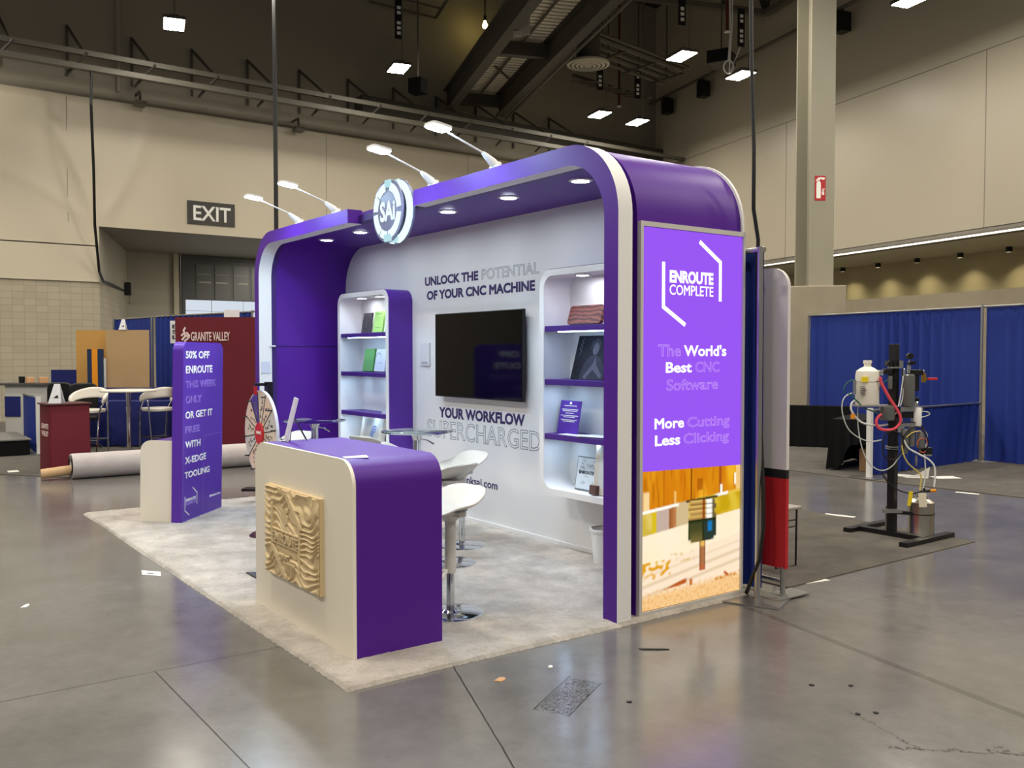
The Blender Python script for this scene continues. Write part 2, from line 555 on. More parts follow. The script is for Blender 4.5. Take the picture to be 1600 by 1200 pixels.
structure('wall_left_upper', MB().box(XW - 0.3, XW - 0.04, -14, 23.4, 8.04, 14.6), UPPER)
t1 = MB()
for y in (2.62, 9.55, 14.5):
    t1.box(XW + 0.05, XW + 0.056, y - 0.006, y + 0.006, 4.9, 8.0)
structure('trim_1', t1, GREYP)
# the alcove
structure('wall_alcove_side', MB().prism([(XW, 3.33), (-26.45, 5.28), (-26.45, 5.0), (XW - 0.1, 3.1)], 0, 4.845, lambda a, b, d: (a, b, d)), ALCOVE)
structure('wall_alcove_side_block', MB().prism([(XW + 0.004, 3.335), (-24.6, 4.63), (-24.6, 4.60), (XW, 3.30)], 0, 3.44, lambda a, b, d: (a, b, d)), BLOCK)
structure('wall_alcove_back', MB().box(-26.6, -26.45, 5.0, 6.95, 0, 4.845), ALCOVE)
structure('wall_alcove_back_far', MB().box(-26.6, -26.45, 10.6, 13.0, 0, 4.845), ALCOVE)
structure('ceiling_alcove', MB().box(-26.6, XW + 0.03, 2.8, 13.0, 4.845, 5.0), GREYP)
structure('wall_alcove_far_side', MB().box(-26.6, XW - 0.05, 12.0, 12.3, 0, 4.845), ALCOVE)
la = bpy.data.lights.new('alcove_fill_light', 'AREA'); la.shape = 'RECTANGLE'; la.size = 2.5; la.size_y = 0.3; la.color = (1.0, 0.94, 0.82); la.energy = 260  # added fill light without a fixture, brightens the alcove from behind the booth
lo = bpy.data.objects.new('alcove_fill_light', la); lo.location = (-23.2, 10.4, 4.8); COL.objects.link(lo)
d1 = MB().box(-26.42, -26.30, 6.95, 7.05, 0, 4.84).box(-26.42, -26.3, 10.5, 10.6, 0, 4.84).box(-26.42, -26.33, 6.95, 10.6, 4.70, 4.84)
structure('trim_2', d1, DOORG)
dr = structure('door_1', MB().box(-26.5, -26.4, 7.05, 10.5, 3.38, 4.70), DOORG)
pm = MB()
for k in range(5):
    y0 = 7.42 + 0.62 * k
    pm.box(-26.40, -26.385, y0, y0 + 0.52, 3.40, 4.55)
obj('door_panel', pm, M('charcoal_door_panel', (84, 85, 84), 0.4), dr)
lm = MB()
for k, (a, b) in enumerate(((0.1, 0.5), (0.02, 0.42), (0.16, 0.5), (0.1, 0.5))):
    y0 = 7.42 + 0.62 * k
    lm.box(-26.385, -26.378, y0 + a, y0 + b, 3.94, 3.99)
    lm.box(-26.385, -26.380, y0 + 0.05, y0 + 0.45, 4.22, 4.24)
obj('door_slot', lm, M('grey_slot', (150, 148, 140), 0.5), dr)
w1 = structure('window_1', MB().box(-26.5, -26.45, 7.05, 10.5, 0.0, 3.38), DAY)
wm = MB().box(-26.45, -26.44, 7.93, 7.945, 0, 3.38).box(-26.45, -26.44, 9.0, 9.01, 0, 3.38).box(-26.45, -26.44, 7.05, 10.5, 3.02, 3.03)
obj('window_bar', wm, GREYP, w1)
structure('trim_3', MB().box(-26.45, -26.35, 6.7, 6.86, 0, 4.84), M('beige_post', (176, 168, 148), 0.5))

# the wall on the right starts in the far corner and comes towards the viewer
CX, CY, RA = -21.0, 23.05, math.atan2(-0.256, 0.967)
RM = Matrix.Translation((CX, CY, 0)) @ Matrix.Rotation(RA, 4, 'Z')
def rbox(s0, s1, o0, o1, z0, z1, mb=None):
    """o > 0 stands out into the hall"""
    return (mb or MB()).box(s0, s1, -o1, -o0, z0, z1, RM)
structure('wall_right', rbox(-0.5, 40, -0.3, 0, 4.52, 14.6), PANELR)
gm = rbox(0, 40, 0, 0.006, 8.545, 8.565)
for s in (0.6, 7.7, 14.82, 21.9):
    rbox(s - 0.007, s + 0.007, 0, 0.006, 4.52, 8.55, gm)
structure('trim_4', gm, GREYP)
structure('trim_5', rbox(-0.5, 40, -0.3, -0.02, 4.34, 4.52), GREYP)
structure('ceiling_recess', rbox(-0.5, 40, -3.6, -0.02, 4.40, 4.5), M('pale_soffit', (222, 216, 202), 0.7))
structure('wall_recess', rbox(-0.5, 40, -3.8, -3.5, 0, 4.4), M('cream_recess_wall', (214, 203, 164), 0.6))
structure('wall_right_low', rbox(-0.5, 40, -0.3, 0, 0, 3.08), CONC)
strip = tag(obj('light_strip', rbox(0.5, 40, -0.10, -0.02, 4.35, 4.39), LED), 'long white light strip running under the right-hand beige wall', 'light strip')
tm = MB(); bm_ = MB()
for k in range(13):
    s = 5.2 + 1.55 * k
    p = RM @ Vector((s, 3.0, 4.395)); tm.lathe([(0, -0.03), (0.07, -0.03)], p, 12); bm_.lathe([(0, -0.002), (0.08, -0.002), (0.08, -0.13), (0.076, -0.13), (0.076, -0.01), (0, -0.01)], p, 14)
    p = RM @ Vector((s, 0.5, 4.40)); bm_.lathe([(0.02, 0), (0.02, -0.02), (0, -0.02)], p, 8)
o = structure('trim_6', tm, ALCL)
structure('trim_7', bm_, BLACK)

# the steel column on its concrete foot
pl = MB().box(-0.55, 0.55, -0.55, 0.55, 0.009, 2.88, Matrix.Translation((-6.68, 12.93, 0)) @ Matrix.Rotation(math.radians(-52), 4, 'Z'))
structure('column_base', pl, CONC, bevel=0.02)
CM = Matrix.Translation((-6.68, 12.93, 0)) @ Matrix.Rotation(math.radians(61), 4, 'Z')
cm = MB().box(-0.235, 0.235, -0.32, -0.28, 2.88, 14.6, CM).box(-0.235, 0.235, 0.28, 0.32, 2.88, 14.6, CM).box(-0.02, 0.02, -0.28, 0.28, 2.88, 14.6, CM)
structure('column', cm, M('grey_column_paint', (150, 145, 128), 0.5, noise_amt=0.05, noise_scale=2))
tag(obj('conduit', MB().tube([CM @ Vector((-0.1, -0.13, z)) for z in (2.88, 5, 8, 14.6)], 0.022, 8), STEEL), 'thin conduit running up the groove of the tall steel column', 'pipe')
# fire extinguisher sign on the column
FS = CM @ Matrix(((1, 0, 0, 0), (0, 0, -1, -0.322), (0, 1, 0, 0), (0, 0, 0, 1)))
RED = M('red_sign', (176, 28, 34), 0.4)
t = thing('fire_extinguisher_sign', 'red fire extinguisher sign high on the steel column', 'sign', CM @ Vector((0, -0.325, 4.454)))
sg = MB().prism([(-0.105, 4.465), (0.105, 4.465), (0.105, 4.921), (-0.105, 4.921)], 0, 0.006, lambda a, b, d: FS @ Vector((a - 0.045 + 0.0, b, d)))
obj('plate', sg, RED, t)
ic = MB()
T_ = lambda a, b, d: FS @ Vector((a - 0.045, b, d))
ic.prism([(-0.075, 4.507), (0.01, 4.507), (0.01, 4.783), (-0.01, 4.825), (-0.055, 4.825), (-0.075, 4.783)], 0.006, 0.009, T_)
ic.prism([(-0.055, 4.836), (-0.01, 4.836), (-0.01, 4.862), (0.075, 4.847), (0.09, 4.889), (-0.02, 4.894), (-0.055, 4.873), (-0.09, 4.825), (-0.08, 4.815)], 0.006, 0.009, T_)
for x in (0.035, 0.06):
    ic.prism([(x, 4.560), (x + 0.02, 4.582), (x + 0.01, 4.635), (x + 0.025, 4.698), (x + 0.008, 4.677), (x - 0.005, 4.613)], 0.006, 0.009, T_)
obj('icon', ic, WHITE_INK, t)
# the small one far behind, on the recess wall
t = thing('fire_extinguisher_sign', 'small red fire extinguisher sign on the cream recess wall', 'sign', RM @ Vector((14.9, 3.4, 3.3)))
obj('plate', rbox(14.05, 14.26, -3.5, -3.47, 3.22, 3.60), RED, t)
obj('icon', rbox(14.11, 14.17, -3.47, -3.465, 3.28, 3.50, rbox(14.09, 14.22, -3.47, -3.465, 3.515, 3.545)), WHITE_INK, t)

# EXIT over the alcove
ex = thing('exit_sign', 'dark grey EXIT sign on the beige wall above the alcove', 'sign', (XW + 0.06, 6.16, 5.10))
obj('board', MB().box(XW + 0.055, XW + 0.09, 5.53, 6.81, 5.10, 5.715), M('charcoal_sign', (66, 64, 60), 0.6), ex)
EF = plane_frame((XW + 0.09, 0, 0), (0, 1, 0))
write(ex, EF, 'EXIT', (5.68, 6.70, 5.20, 5.60), WHITE_INK, bold=0.022)

# box on the alcove wall with a cord
t = thing('junction_box', 'small black box on the splayed alcove wall under a hanging cable', 'electrical box', (-26.0, 5.25, 3.4))
JB = Matrix.Translation((-25.9, 5.13, 3.62)) @ Matrix.Rotation(math.atan2(1.95, -5.45), 4, 'Z')
obj('housing', MB().box(-0.12, 0.12, -0.14, 0.02, -0.2, 0.2, JB), BLACK, t, bevel=0.01)
obj('pull_chain', MB().tube([JB @ Vector((-0.05, -0.1, -0.2)), JB @ Vector((-0.05, -0.1, -0.42))], 0.012, 6).lathe([(0, -0.04), (0.04, 0), (0, 0.04)], JB @ Vector((-0.05, -0.1, -0.45)), 8), GREYP, t)
# ------------------------------------------------------------------ high in the hall
def high_bay(p, label, tagcol=None, rz=RA, hang=(0.6, 0.2)):
    t = thing('high_bay_light', label, 'ceiling light', p, rz, 'high bay lights')
    obj('housing', MB().box(-0.40, 0.40, -0.24, 0.24, 0.0, 0.07).box(-0.2, 0.2, -0.1, 0.1, 0.07, 0.16), DSTEEL, t, local=True, bevel=0.01)
    obj('diffuser', MB().box(-0.375, 0.375, -0.21, 0.21, -0.012, 0.0), LAMP, t, local=True)
    obj('hanger_cable', MB().tube([(0.34, 0, 0.07), (0.36, 0, 1.2), (0.36, 0, 14.6 - p[2])], 0.016, 6), STEEL, t, local=True)
    if tagcol:
        hb = MB().box(-0.02, 0.02, -0.10, 0.10, 0.75, 1.75)
        obj('number_tag', hb, BLACK, t, local=True)
        marks = MB()
        for k in range(6):
            if k != 3:
                marks.box(0.021, 0.024, -0.05, 0.05, 0.86 + 0.13 * k, 0.94 + 0.13 * k)
        obj('tag_marking', marks, WHITE_INK, t, local=True)
    return t
high_bay((-17.47, 17.08, 9.0), 'lit high bay lamp left of the two lamps hanging close together near the far corner', 1)
high_bay((-17.47, 18.68, 9.0), 'lit high bay lamp right of the two lamps hanging close together near the far corner', 1)
high_bay((-12.26, 17.44, 9.0), 'lit high bay lamp beside the long black hanging cable, under the black projector box', 1)
high_bay((-12.08, 15.01, 9.0), 'lit high bay lamp in front of the pipe bundle right of the round air diffuser', 1)
high_bay((-17.07, 9.81, 9.0), 'lit high bay lamp left of the catwalk, above the arm lights', 1)
high_bay((-17.22, 4.18, 9.0), 'lit high bay lamp above the EXIT sign, leftmost in the hall')
high_bay((-6.70, 16.23, 9.0), 'lit high bay lamp at the top edge right of the steel column')

# the cable tray along the left wall
t = thing('cable_tray', 'long grey steel tray running along the top of the left wall', 'cable tray', (-19, 4, 8.2))
obj('rail', MB().box(-19.10, -19.0, -4, 22.5, 8.50, 8.62).box(-19.05, -18.95, -4, 22.5, 8.16, 8.28).box(-19.55, -19.0, -4, 22.5, 8.28, 8.30), STEEL, t)
for k in range(12):
    y = 0.72 + 1.42 * k if k else -0.7
    y = 1.15 + 1.52 * k
    obj('bracket', MB().beam((-20.95, y, 9.7), (-19.05, y, 8.55), 0.05, 0.05).beam((-20.98, y, 9.75), (-20.98, y, 8.5), 0.05, 0.05).beam((-19.35, y - 0.35, 8.05), (-18.98, y + 0.05, 8.56), 0.05, 0.05), DSTEEL, t)
# big beam that carries the catwalk's far end
structure('beam_1', MB().box(-21.0, -20.5, 10.5, 23.2, 8.75, 9.22), DSTEEL)
# catwalk
CA = math.atan2(-0.36, 0.95)
ca_far = Vector((-21.2, 0, 0))
def cw(px, py, L, off):
    d = Vector((math.cos(CA), math.sin(CA), 0)); n = Vector((-d.y, d.x, 0))
    return Vector((px, py, 0)) + d * L + n * off
cwt = thing('catwalk', 'steel catwalk with a corrugated deck crossing the dark ceiling', 'catwalk', (-20.6, 14.4, 9.3))
o0 = Vector((-20.9, 13.7, 0)); dcw = Vector((math.cos(CA), math.sin(CA), 0)); ncw = Vector((-dcw.y, dcw.x, 0))
def CW(s, o, z):
    p = o0 + dcw * s + ncw * o
    return (p.x, p.y, z)
W_ = 1.35
for o_ in (0.0, W_ + 0.35):
    mb = MB().beam(CW(0, o_, 9.6), CW(17, o_, 9.6), 0.05, 0.7).beam(CW(0, o_, 9.27), CW(17, o_, 9.27), 0.28, 0.05).beam(CW(0, o_, 9.95), CW(17, o_, 9.95), 0.28, 0.05)
    obj('girder', mb, DSTEEL, cwt)
mb = MB()
for k in range(74):
    s = 0.25 + 0.225 * k
    mb.beam(CW(s, 0.15, 9.97), CW(s, W_ + 0.2, 9.97), 0.13, 0.05)
obj('deck', mb, M('galvanised_deck', (244, 236, 214), 0.5, noise_amt=0.06, noise_scale=3), cwt)
obj('deck_backing', MB().beam(CW(0, W_ / 2 + 0.17, 10.07), CW(17, W_ / 2 + 0.17, 10.07), W_, 0.02), DSTEEL, cwt)
for s in (0.2, 5.2, 10.4):
    obj('cross_beam', MB().beam(CW(s, 0, 9.68), CW(s, W_ + 0.35, 9.68), 0.2, 0.35), DSTEEL, cwt)
obj('conduit', MB().tube([CW(0.3, 1.0, 9.85), CW(8, 0.95, 9.85), CW(17, 0.95, 9.85)], 0.04, 6), STEEL, cwt)
obj('strut', MB().beam(CW(3.3, 0.7, 9.8), CW(2.6, 1.3, 9.7), 0.06, 0.04), DSTEEL, cwt)
obj('lower_rail', MB().beam(CW(0, W_ + 0.56, 9.2), CW(17, W_ + 0.56, 9.2), 0.07, 0.05), DSTEEL, cwt)

DIFF = M('grey_diffuser', (186, 180, 162), 0.5)
# round diffuser under its duct
t = thing('air_diffuser', 'round ringed air diffuser under a dark duct beside the catwalk', 'air vent', (-15.17, 14.62, 9.5))
obj('duct', MB().lathe([(0.33, 0.1), (0.33, 5.1)], (-15.17, 14.62, 9.5), 28), DSTEEL, t, smooth=40)
obj('back_plate', MB().lathe([(0.33, 0.10), (0.57, 0.07), (0.55, 0.05), (0, 0.05)], (-15.17, 14.62, 9.5), 40), DSTEEL, t, smooth=30)
for k in range(5):
    r = 0.58 - 0.12 * k
    obj('vent_ring', MB().lathe([(r, 0.045), (r + 0.005, -0.01 - 0.012 * k), (max(0, r - 0.075), -0.03 - 0.012 * k), (max(0, r - 0.08), -0.02 - 0.012 * k)], (-15.17, 14.62, 9.5), 40), DIFF, t, smooth=30)
# bundle of pipes
t = thing('pipe_rack', 'bundle of parallel grey pipes hanging near the ceiling', 'pipes', (-16, 17, 10.4))
P0 = Vector((-15.9, 14.6, 10.6)); P1 = Vector((-16.4, 19.6, 10.45))
for k, (dx, dz, r) in enumerate(((0, 0.1, 0.09), (-0.3, 0.0, 0.07), (-0.55, -0.05, 0.08), (-0.85, -0.12, 0.06), (0.25, 0.12, 0.05))):
    obj('pipe', MB().tube([P0 + Vector((dx, 0, dz)), P1 + Vector((dx, 0, dz))], r, 8), STEEL, t, smooth=40)
for k in range(4):
    a = P0.lerp(P1, 0.1 + 0.27 * k)
    obj('hanger', MB().beam(a + Vector((-1.0, 0, -0.2)), a + Vector((0.4, 0, -0.2)), 0.08, 0.05).beam(a + Vector((-0.3, 0, -0.2)), (a.x - 0.3, a.y, 14.6), 0.03, 0.03), DSTEEL, t)
t = thing('louvre_rack', 'row of slanted dark fins hanging behind the pipes', 'ceiling fins', (-17.6, 18.5, 10))
for k in range(7):
    a = Vector((-17.4 - 0.05 * k, 16.9 + 0.42 * k, 9.95))
    obj('fin', MB().beam(a, a + Vector((-1.3, 0.1, 0.35)), 0.16, 0.05), STEEL, t)
obj('fin_rail', MB().beam((-18.2, 16.6, 10.3), (-18.6, 19.8, 10.3), 0.08, 0.08).beam((-18.4, 18.0, 10.3), (-18.4, 18.0, 14.6), 0.04, 0.04), DSTEEL, t)
# roof truss at the top
t = thing('roof_truss', 'steel roof truss with diagonal members above the far lamps', 'truss', (-14, 17, 13))
A = Vector((-17.5, 14.0, 12.3)); B = Vector((-14.3, 21.0, 12.0)); Cc = Vector((-8.0, 19.4, 12.3))
mb = MB().beam(A, B, 0.22, 0.16).beam(A + Vector((0, 0, 1.6)), B + Vector((0, 0, 1.6)), 0.2, 0.16)
obj('chord', mb, STEEL, t)
mb = MB().beam(B, Cc, 0.22, 0.16).beam(B + Vector((0, 0, 1.6)), Cc + Vector((0, 0, 1.6)), 0.2, 0.16)
obj('chord', mb, STEEL, t)
for (p, q) in ((A, B), (B, Cc)):
    for k in range(6):
        a = p.lerp(q, k / 6); b = p.lerp(q, (k + 0.5) / 6); c = p.lerp(q, (k + 1) / 6)
        obj('web_member', MB().beam(a, b + Vector((0, 0, 1.6)), 0.09, 0.09).beam(b + Vector((0, 0, 1.6)), c, 0.09, 0.09), DSTEEL, t)
obj('drop_post', MB().beam(B, (B.x, B.y, 14.6), 0.1, 0.1).beam(A, (A.x, A.y, 14.6), 0.1, 0.1).beam(Cc, (Cc.x, Cc.y, 14.6), 0.1, 0.1), DSTEEL, t)
# ceiling clutter left of the catwalk: ladder rack with a bare bulb
t = thing('ladder_rack', 'dark ladder rack of thin bars left of the catwalk near the ceiling', 'ladder rack', (-20, 12.5, 12))
mb = MB().beam((-20.8, 10.9, 12.1), (-14.8, 8.9, 12.1), 0.06, 0.08).beam((-20.8, 13.2, 12.1), (-14.8, 11.2, 12.1), 0.06, 0.08)
obj('side_rail', mb, STEEL, t)
for k in range(9):
    s = k / 8
    a = Vector((-20.8 + 6 * s, 10.9 - 2 * s, 12.1)); b = Vector((-20.8 + 6 * s, 13.2 - 2 * s, 12.1))
    obj('rung', MB().beam(a, b, 0.05, 0.05), STEEL, t)
obj('hanger', MB().beam((-20.8, 10.9, 12.1), (-20.8, 10.9, 14.6), 0.05, 0.05).beam((-15, 9.0, 12.1), (-15, 9.0, 14.6), 0.05, 0.05).beam((-18, 12.3, 12.1), (-18, 12.3, 14.6), 0.05, 0.05), DSTEEL, t)
t = thing('bare_bulb', 'small bare yellow bulb glowing beside the catwalk', 'light bulb', (-20.2, 14.66, 12))
obj('glass', MB().lathe([(0, -0.11), (0.07, -0.07), (0.085, 0), (0.05, 0.09), (0.035, 0.14), (0, 0.14)], (-20.2, 14.66, 12), 14), EM('bulb_glow', (255, 226, 130), 30), t, smooth=60)
obj('socket', MB().lathe([(0.05, 0.14), (0.05, 0.3), (0, 0.3)], (-20.2, 14.66, 12), 10).tube([(-20.2, 14.66, 12.3), (-20.2, 14.66, 14.6)], 0.02, 6), BLACK, t)
# boxes, speakers and cables hanging around
def hang_box(name, label, cat, p, s, mat, rz=0.0, group=None, hang=True, tiltx=0.0):
    t = thing(name, label, cat, p, rz, group)
    obj('cabinet', MB().box(-s[0] / 2, s[0] / 2, -s[1] / 2, s[1] / 2, -s[2] / 2, s[2] / 2, Matrix.Rotation(tiltx, 4, 'X')), mat, t, local=True, bevel=0.02)
    if hang:
        obj('hanger', MB().tube([(0, 0, s[2] / 2 - 0.05), (0, 0, 14.6 - p[2])], 0.02, 6), DSTEEL, t, local=True)
    return t
MATTEB = M('matte_black_cabinet', (12, 12, 12), 0.95, spec=0.05)
hang_box('loudspeaker', 'black loudspeaker hanging left of the catwalk', 'loudspeaker', (-15.14, 9.25, 8.0), (0.36, 0.34, 0.36), MATTEB, 0.5)
hang_box('projector_box', 'black projector box hanging above the lit lamp by the long cable', 'projector', (-13.77, 18.4, 10.0), (0.62, 0.75, 0.36), BLACK, 0.4)
hang_box('wall_panel_speaker', 'pale square panel hanging beside the catwalk deck', 'loudspeaker', (-13.55, 11.15, 9.4), (0.40, 0.12, 0.50), M('pale_grey_panel', (150, 146, 134), 0.5), 0.9, tiltx=0.3)
pipe = tag(obj('sprinkler_main', MB().tube([RM @ Vector((0.15, -0.35, 10.96)), RM @ Vector((20, -0.35, 10.96))], 0.06, 8).beam(RM @ Vector((1, 0, 10.96)), RM @ Vector((1, -0.4, 10.96)), 0.04, 0.04).beam(RM @ Vector((12, 0, 10.96)), RM @ Vector((12, -0.4, 10.96)), 0.04, 0.04), STEEL),
           'long grey pipe running high along the right-hand wall', 'pipe')
for s, w in ((1.39, 'nearest the far corner'), (3.73, 'in the middle of the long pipe'), (10.46, 'right of the steel column')):
    p = RM @ Vector((s, -0.35, 10.6))
    t = thing('wall_speaker', 'small black speaker under the long wall pipe, ' + w, 'loudspeaker', p, RA, 'speakers under the wall pipe')
    obj('cabinet', MB().prism([(-0.17, -0.3), (0.17, -0.3), (0.17, 0.2), (0.0, 0.3), (-0.17, 0.2)], -0.16, 0.16, lambda a, b, d: (a, d, b)), BLACK, t, local=True)
    obj('clamp', MB().box(-0.03, 0.03, -0.03, 0.03, 0.28, 0.36), DSTEEL, t, local=True)
for (p, lab) in (((-18.57, 18.9, 9.8), 'dark red sprinkler drop pipe between the round diffuser and the far lamps'), ((-11.75, 16.3, 9.8), 'dark red sprinkler drop pipe beside the white coiled cable')):
    t = thing('sprinkler_drop', lab, 'sprinkler', p)
    obj('pipe', MB().tube([p, (p[0], p[1], 14.6)], 0.04, 8), M('dark_red_pipe', (86, 34, 26), 0.5), t)
    obj('sprinkler_head', MB().lathe([(0, -0.05), (0.08, -0.04), (0.05, 0.0), (0, 0.02)], p, 10), WHITEP, t)
cp = Vector((-12.4, 17.12, 9.2))
ring = [(cp.x + 0.13 * math.cos(a) * 0.6, cp.y + 0.13 * math.cos(a) * 0.8, cp.z + 0.17 * math.sin(a)) for a in [2 * PI * k / 20 for k in range(21)]]
wc = MB().tube([(cp.x, cp.y, 14.6), (cp.x, cp.y, 11.5), (cp.x + 0.03, cp.y + 0.03, 10.2), (cp.x, cp.y, 9.37)], 0.025, 6).tube(ring, 0.022, 6).tube([(cp.x + 0.02, cp.y + 0.05, 14.6), (cp.x + 0.06, cp.y + 0.07, 10.4), (cp.x + 0.02, cp.y, 9.0), (cp.x + 0.22, cp.y + 0.2, 9.7)], 0.016, 6)
tag(obj('coiled_cable', wc, WHITEP), 'white cable with a coil hanging from the ceiling by the far lamps', 'cable')
for k, (y, z, lab) in enumerate(((4.28, 8.0, 'left of the hanging black pole'), (8.55, 7.95, 'right of the hanging black pole'))):
    t = thing('wall_camera', 'small grey camera under the left wall tray, ' + lab, 'camera', (-20.6, y, z), 0, 'cameras under the wall tray')
    obj('housing', MB().box(-20.75, -20.45, y - 0.13, y + 0.13, z - 0.07, z + 0.05), STEEL, t)
    obj('bracket', MB().beam((-20.6, y, z + 0.05), (-20.6, y, z + 0.3), 0.05, 0.05).beam((-20.6, y, z + 0.3), (-21.04, y, z + 0.3), 0.05, 0.05), DSTEEL, t)
# cables and poles that hang down
tag(obj('hanging_cable', MB().tube([(-19.0, 2.81, 8.25), (-19.05, 2.8, 7.4), (-19.6, 2.95, 6.0), (-20.3, 3.1, 4.8), (-20.85, 3.3, 3.7), (-20.8, 3.38, 3.45), (-22.4, 3.92, 3.5), (-25.8, 5.05, 3.55)], 0.035, 6), RUBBER),
    'black cable dropping from the left wall tray to the alcove corner', 'cable')
tag(obj('cable_drop', MB().tube([(-13.2, 4.92, 14.6), (-13.2, 4.92, 8), (-13.2, 4.92, 0.0)], 0.045, 8), RUBBER), 'straight black cable drop hanging behind the left arm lights', 'cable')
rc = [(-0.02, 2.955, 14.6), (-0.02, 2.955, 4.6), (-0.005, 2.958, 3.6), (0.025, 2.955, 3.0), (0.03, 2.95, 2.6), (0.03, 3.0, 2.40), (0.02, 3.005, 2.2), (0.03, 3.005, 1.5), (0.07, 3.0, 1.05), (0.125, 2.955, 0.75), (0.15, 2.93, 0.5), (0.12, 2.93, 0.28), (0.02, 2.95, 0.08), (-0.03, 2.985, 0.016)]
tag(obj('power_cable', MB().tube(rc, 0.013, 8), RUBBER, smooth=60), 'thick black power cable hanging from the ceiling behind the light box', 'cable')
tag(obj('riser_pipe', MB().tube([(-20.9, 3.85, 8.3), (-20.9, 3.85, 14.6)], 0.05, 6), UPPER), 'thin dark pipe rising on the upper left wall', 'pipe')
# ------------------------------------------------------------------ booth materials
PURPLE = M('purple_vinyl', (79, 28, 138), 0.45, spec=0.32, noise_amt=0.03, noise_scale=2.0)
PURPLE_SHADED = M('purple_vinyl_shelf_shaded', (70, 38, 122), 0.45, spec=0.35)  # darker vinyl purple: shade of the unlit shelf fronts put into the colour
WHITEV = M('white_vinyl', (226, 224, 222), 0.5, noise_amt=0.015, noise_scale=1.5)
INK = M('dark_violet_print', (54, 38, 92), 0.5)
GREYLINE = M('grey_outline_print', (124, 126, 134), 0.5)
SPOT = EM('downlight_glow', COOL, SPOT_STRENGTH, linear=True)
PUCK = EM('puck_light_glow', (236, 240, 255), 70.0)
SHELFLED = EM('shelf_led_glow', (190, 226, 255), 26.0)
ARM = EM('arm_light_glow', (186, 222, 255), 330.0)
SIGNW = EM('sign_white_glow', (222, 244, 250), 1.25)
BOXP = EM('lightbox_purple', (154, 88, 244), 1.0)
BOXW = EM('lightbox_white', (255, 253, 255), 1.2)
BOXL = EM('lightbox_lilac', (206, 160, 252), 1.0)

# ------------------------------------------------------------------ booth carpet
def rug(x0, x1, y0, y1, z, st, amp, seed):
    nx = int((x1 - x0) / st); ny = int((y1 - y0) / st)
    mb = MB()
    def fn(a, b):
        x = x0 + (x1 - x0) * a; y = y0 + (y1 - y0) * b
        e = min(a * nx, (1 - a) * nx, b * ny, (1 - b) * ny)
        h = z + amp * noise.noise(Vector((x * 38 + seed, y * 38, 0))) + amp * 0.6 * noise.noise(Vector((x * 90, y * 90, seed)))
        if e < 0.5:
            j = 0.008 * noise.noise(Vector((x * 30, y * 30, 4))) + 0.006 * noise.noise(Vector((x * 80, y * 80, 9)))
            k = 0.012 * noise.noise(Vector((x * 0.9, y * 0.9, 2)))
            x += j + k * (1 if a in (0, 1) else 0); y += j + k * (1 if b in (0, 1) else 0)
            h = 0.001
        elif e < 1.5:
            h *= 0.8
        return (x, y, h)
    return mb.grid(fn, nx, ny)
CARPET = mat_carpet('beige_pile_carpet', (158, 149, 137), (226, 217, 206), 170, 0.9, 0.34)
tag(obj('booth_carpet', rug(-6.07, 0.0, 0.0, 2.975, 0.024, 0.018, 0.006, 3), CARPET, recalc=False), 'pale beige pile carpet under the purple booth', 'carpet')

# ------------------------------------------------------------------ the booth itself
booth = thing('exhibit_booth', 'purple and white arched exhibition booth with a white graphic back wall', 'exhibition booth', (-3.0, 2.4, 0.0))
ZT = 2.955; RO = 0.47; TH = 0.125
XL, XR = -5.97, -0.015
GL, GR = -3.62, -2.43         # free ends of the two header beams
def half_arch(x, r, zt, xe, side, z0=0.02):
    """from the floor at x up and over to the free end at xe"""
    if side > 0:     # right
        return [(x, z0), (x, zt - r)] + arc(x - r, zt - r, r, 0, 90)[1:] + [(xe, zt)]
    return [(x, z0), (x, zt - r)] + arc(x + r, zt - r, r, 180, 90)[1:] + [(xe, zt)]
FY0, FY1 = 1.78, 1.895
for (x, xe, sd) in ((XR, GR, 1), (XL, GL, -1)):
    o_ = half_arch(x, RO, ZT, xe, sd); i_ = half_arch(x - sd * TH, RO - TH + 0.02, ZT - TH, xe, sd)
    mb = MB().band(o_, i_, o_, i_, FY0, FY1 + (0.03 if sd < 0 else 0), mats=(0, 1, 1, 0))
    mb.m[-1] = 0
    obj('portal_frame', mb, [PURPLE, WHITEV], booth, smooth=30)
# the shell behind the portal
def arch(xl, xr, zt, r, z0=0.02):
    return [(xl, z0), (xl, zt - r)] + arc(xl + r, zt - r, r, 180, 90)[1:] + arc(xr - r, zt - r, r, 90, 0) + [(xr, z0)]
SY0, SY1 = 1.975, 2.95
mb = MB().band(arch(-5.96, -0.06, ZT, RO), arch(-5.88, -0.15, 2.87, RO - 0.05), arch(-6.11, -0.06, ZT, RO), arch(-6.05, -0.15, 2.87, RO - 0.0), SY0, SY1)
obj('arch_shell', mb, PURPLE, booth, smooth=30)
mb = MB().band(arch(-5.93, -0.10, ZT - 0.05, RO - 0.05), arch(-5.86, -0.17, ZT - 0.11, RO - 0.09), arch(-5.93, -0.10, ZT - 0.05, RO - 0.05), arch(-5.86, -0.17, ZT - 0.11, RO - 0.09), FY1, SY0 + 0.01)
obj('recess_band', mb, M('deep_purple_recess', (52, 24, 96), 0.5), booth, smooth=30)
obj('top_rim', MB().band(arch(-6.12, -0.045, ZT + 0.01, RO), arch(-6.11, -0.065, ZT - 0.012, RO), arch(-6.12, -0.045, ZT + 0.01, RO), arch(-6.11, -0.065, ZT - 0.012, RO), SY1 - 0.02, SY1), WHITEV, booth, smooth=30)
bwp = arch(-6.07, -0.13, 2.885, RO - 0.01)
obj('back_panel', MB().prism(bwp, 2.93, 2.955, lambda a, b, d: (a, d, b)), WHITEV, booth)
obj('base_trim', MB().box(-6.0, -0.2, 2.915, 2.93, 0.02, 0.055), WHITEV, booth)
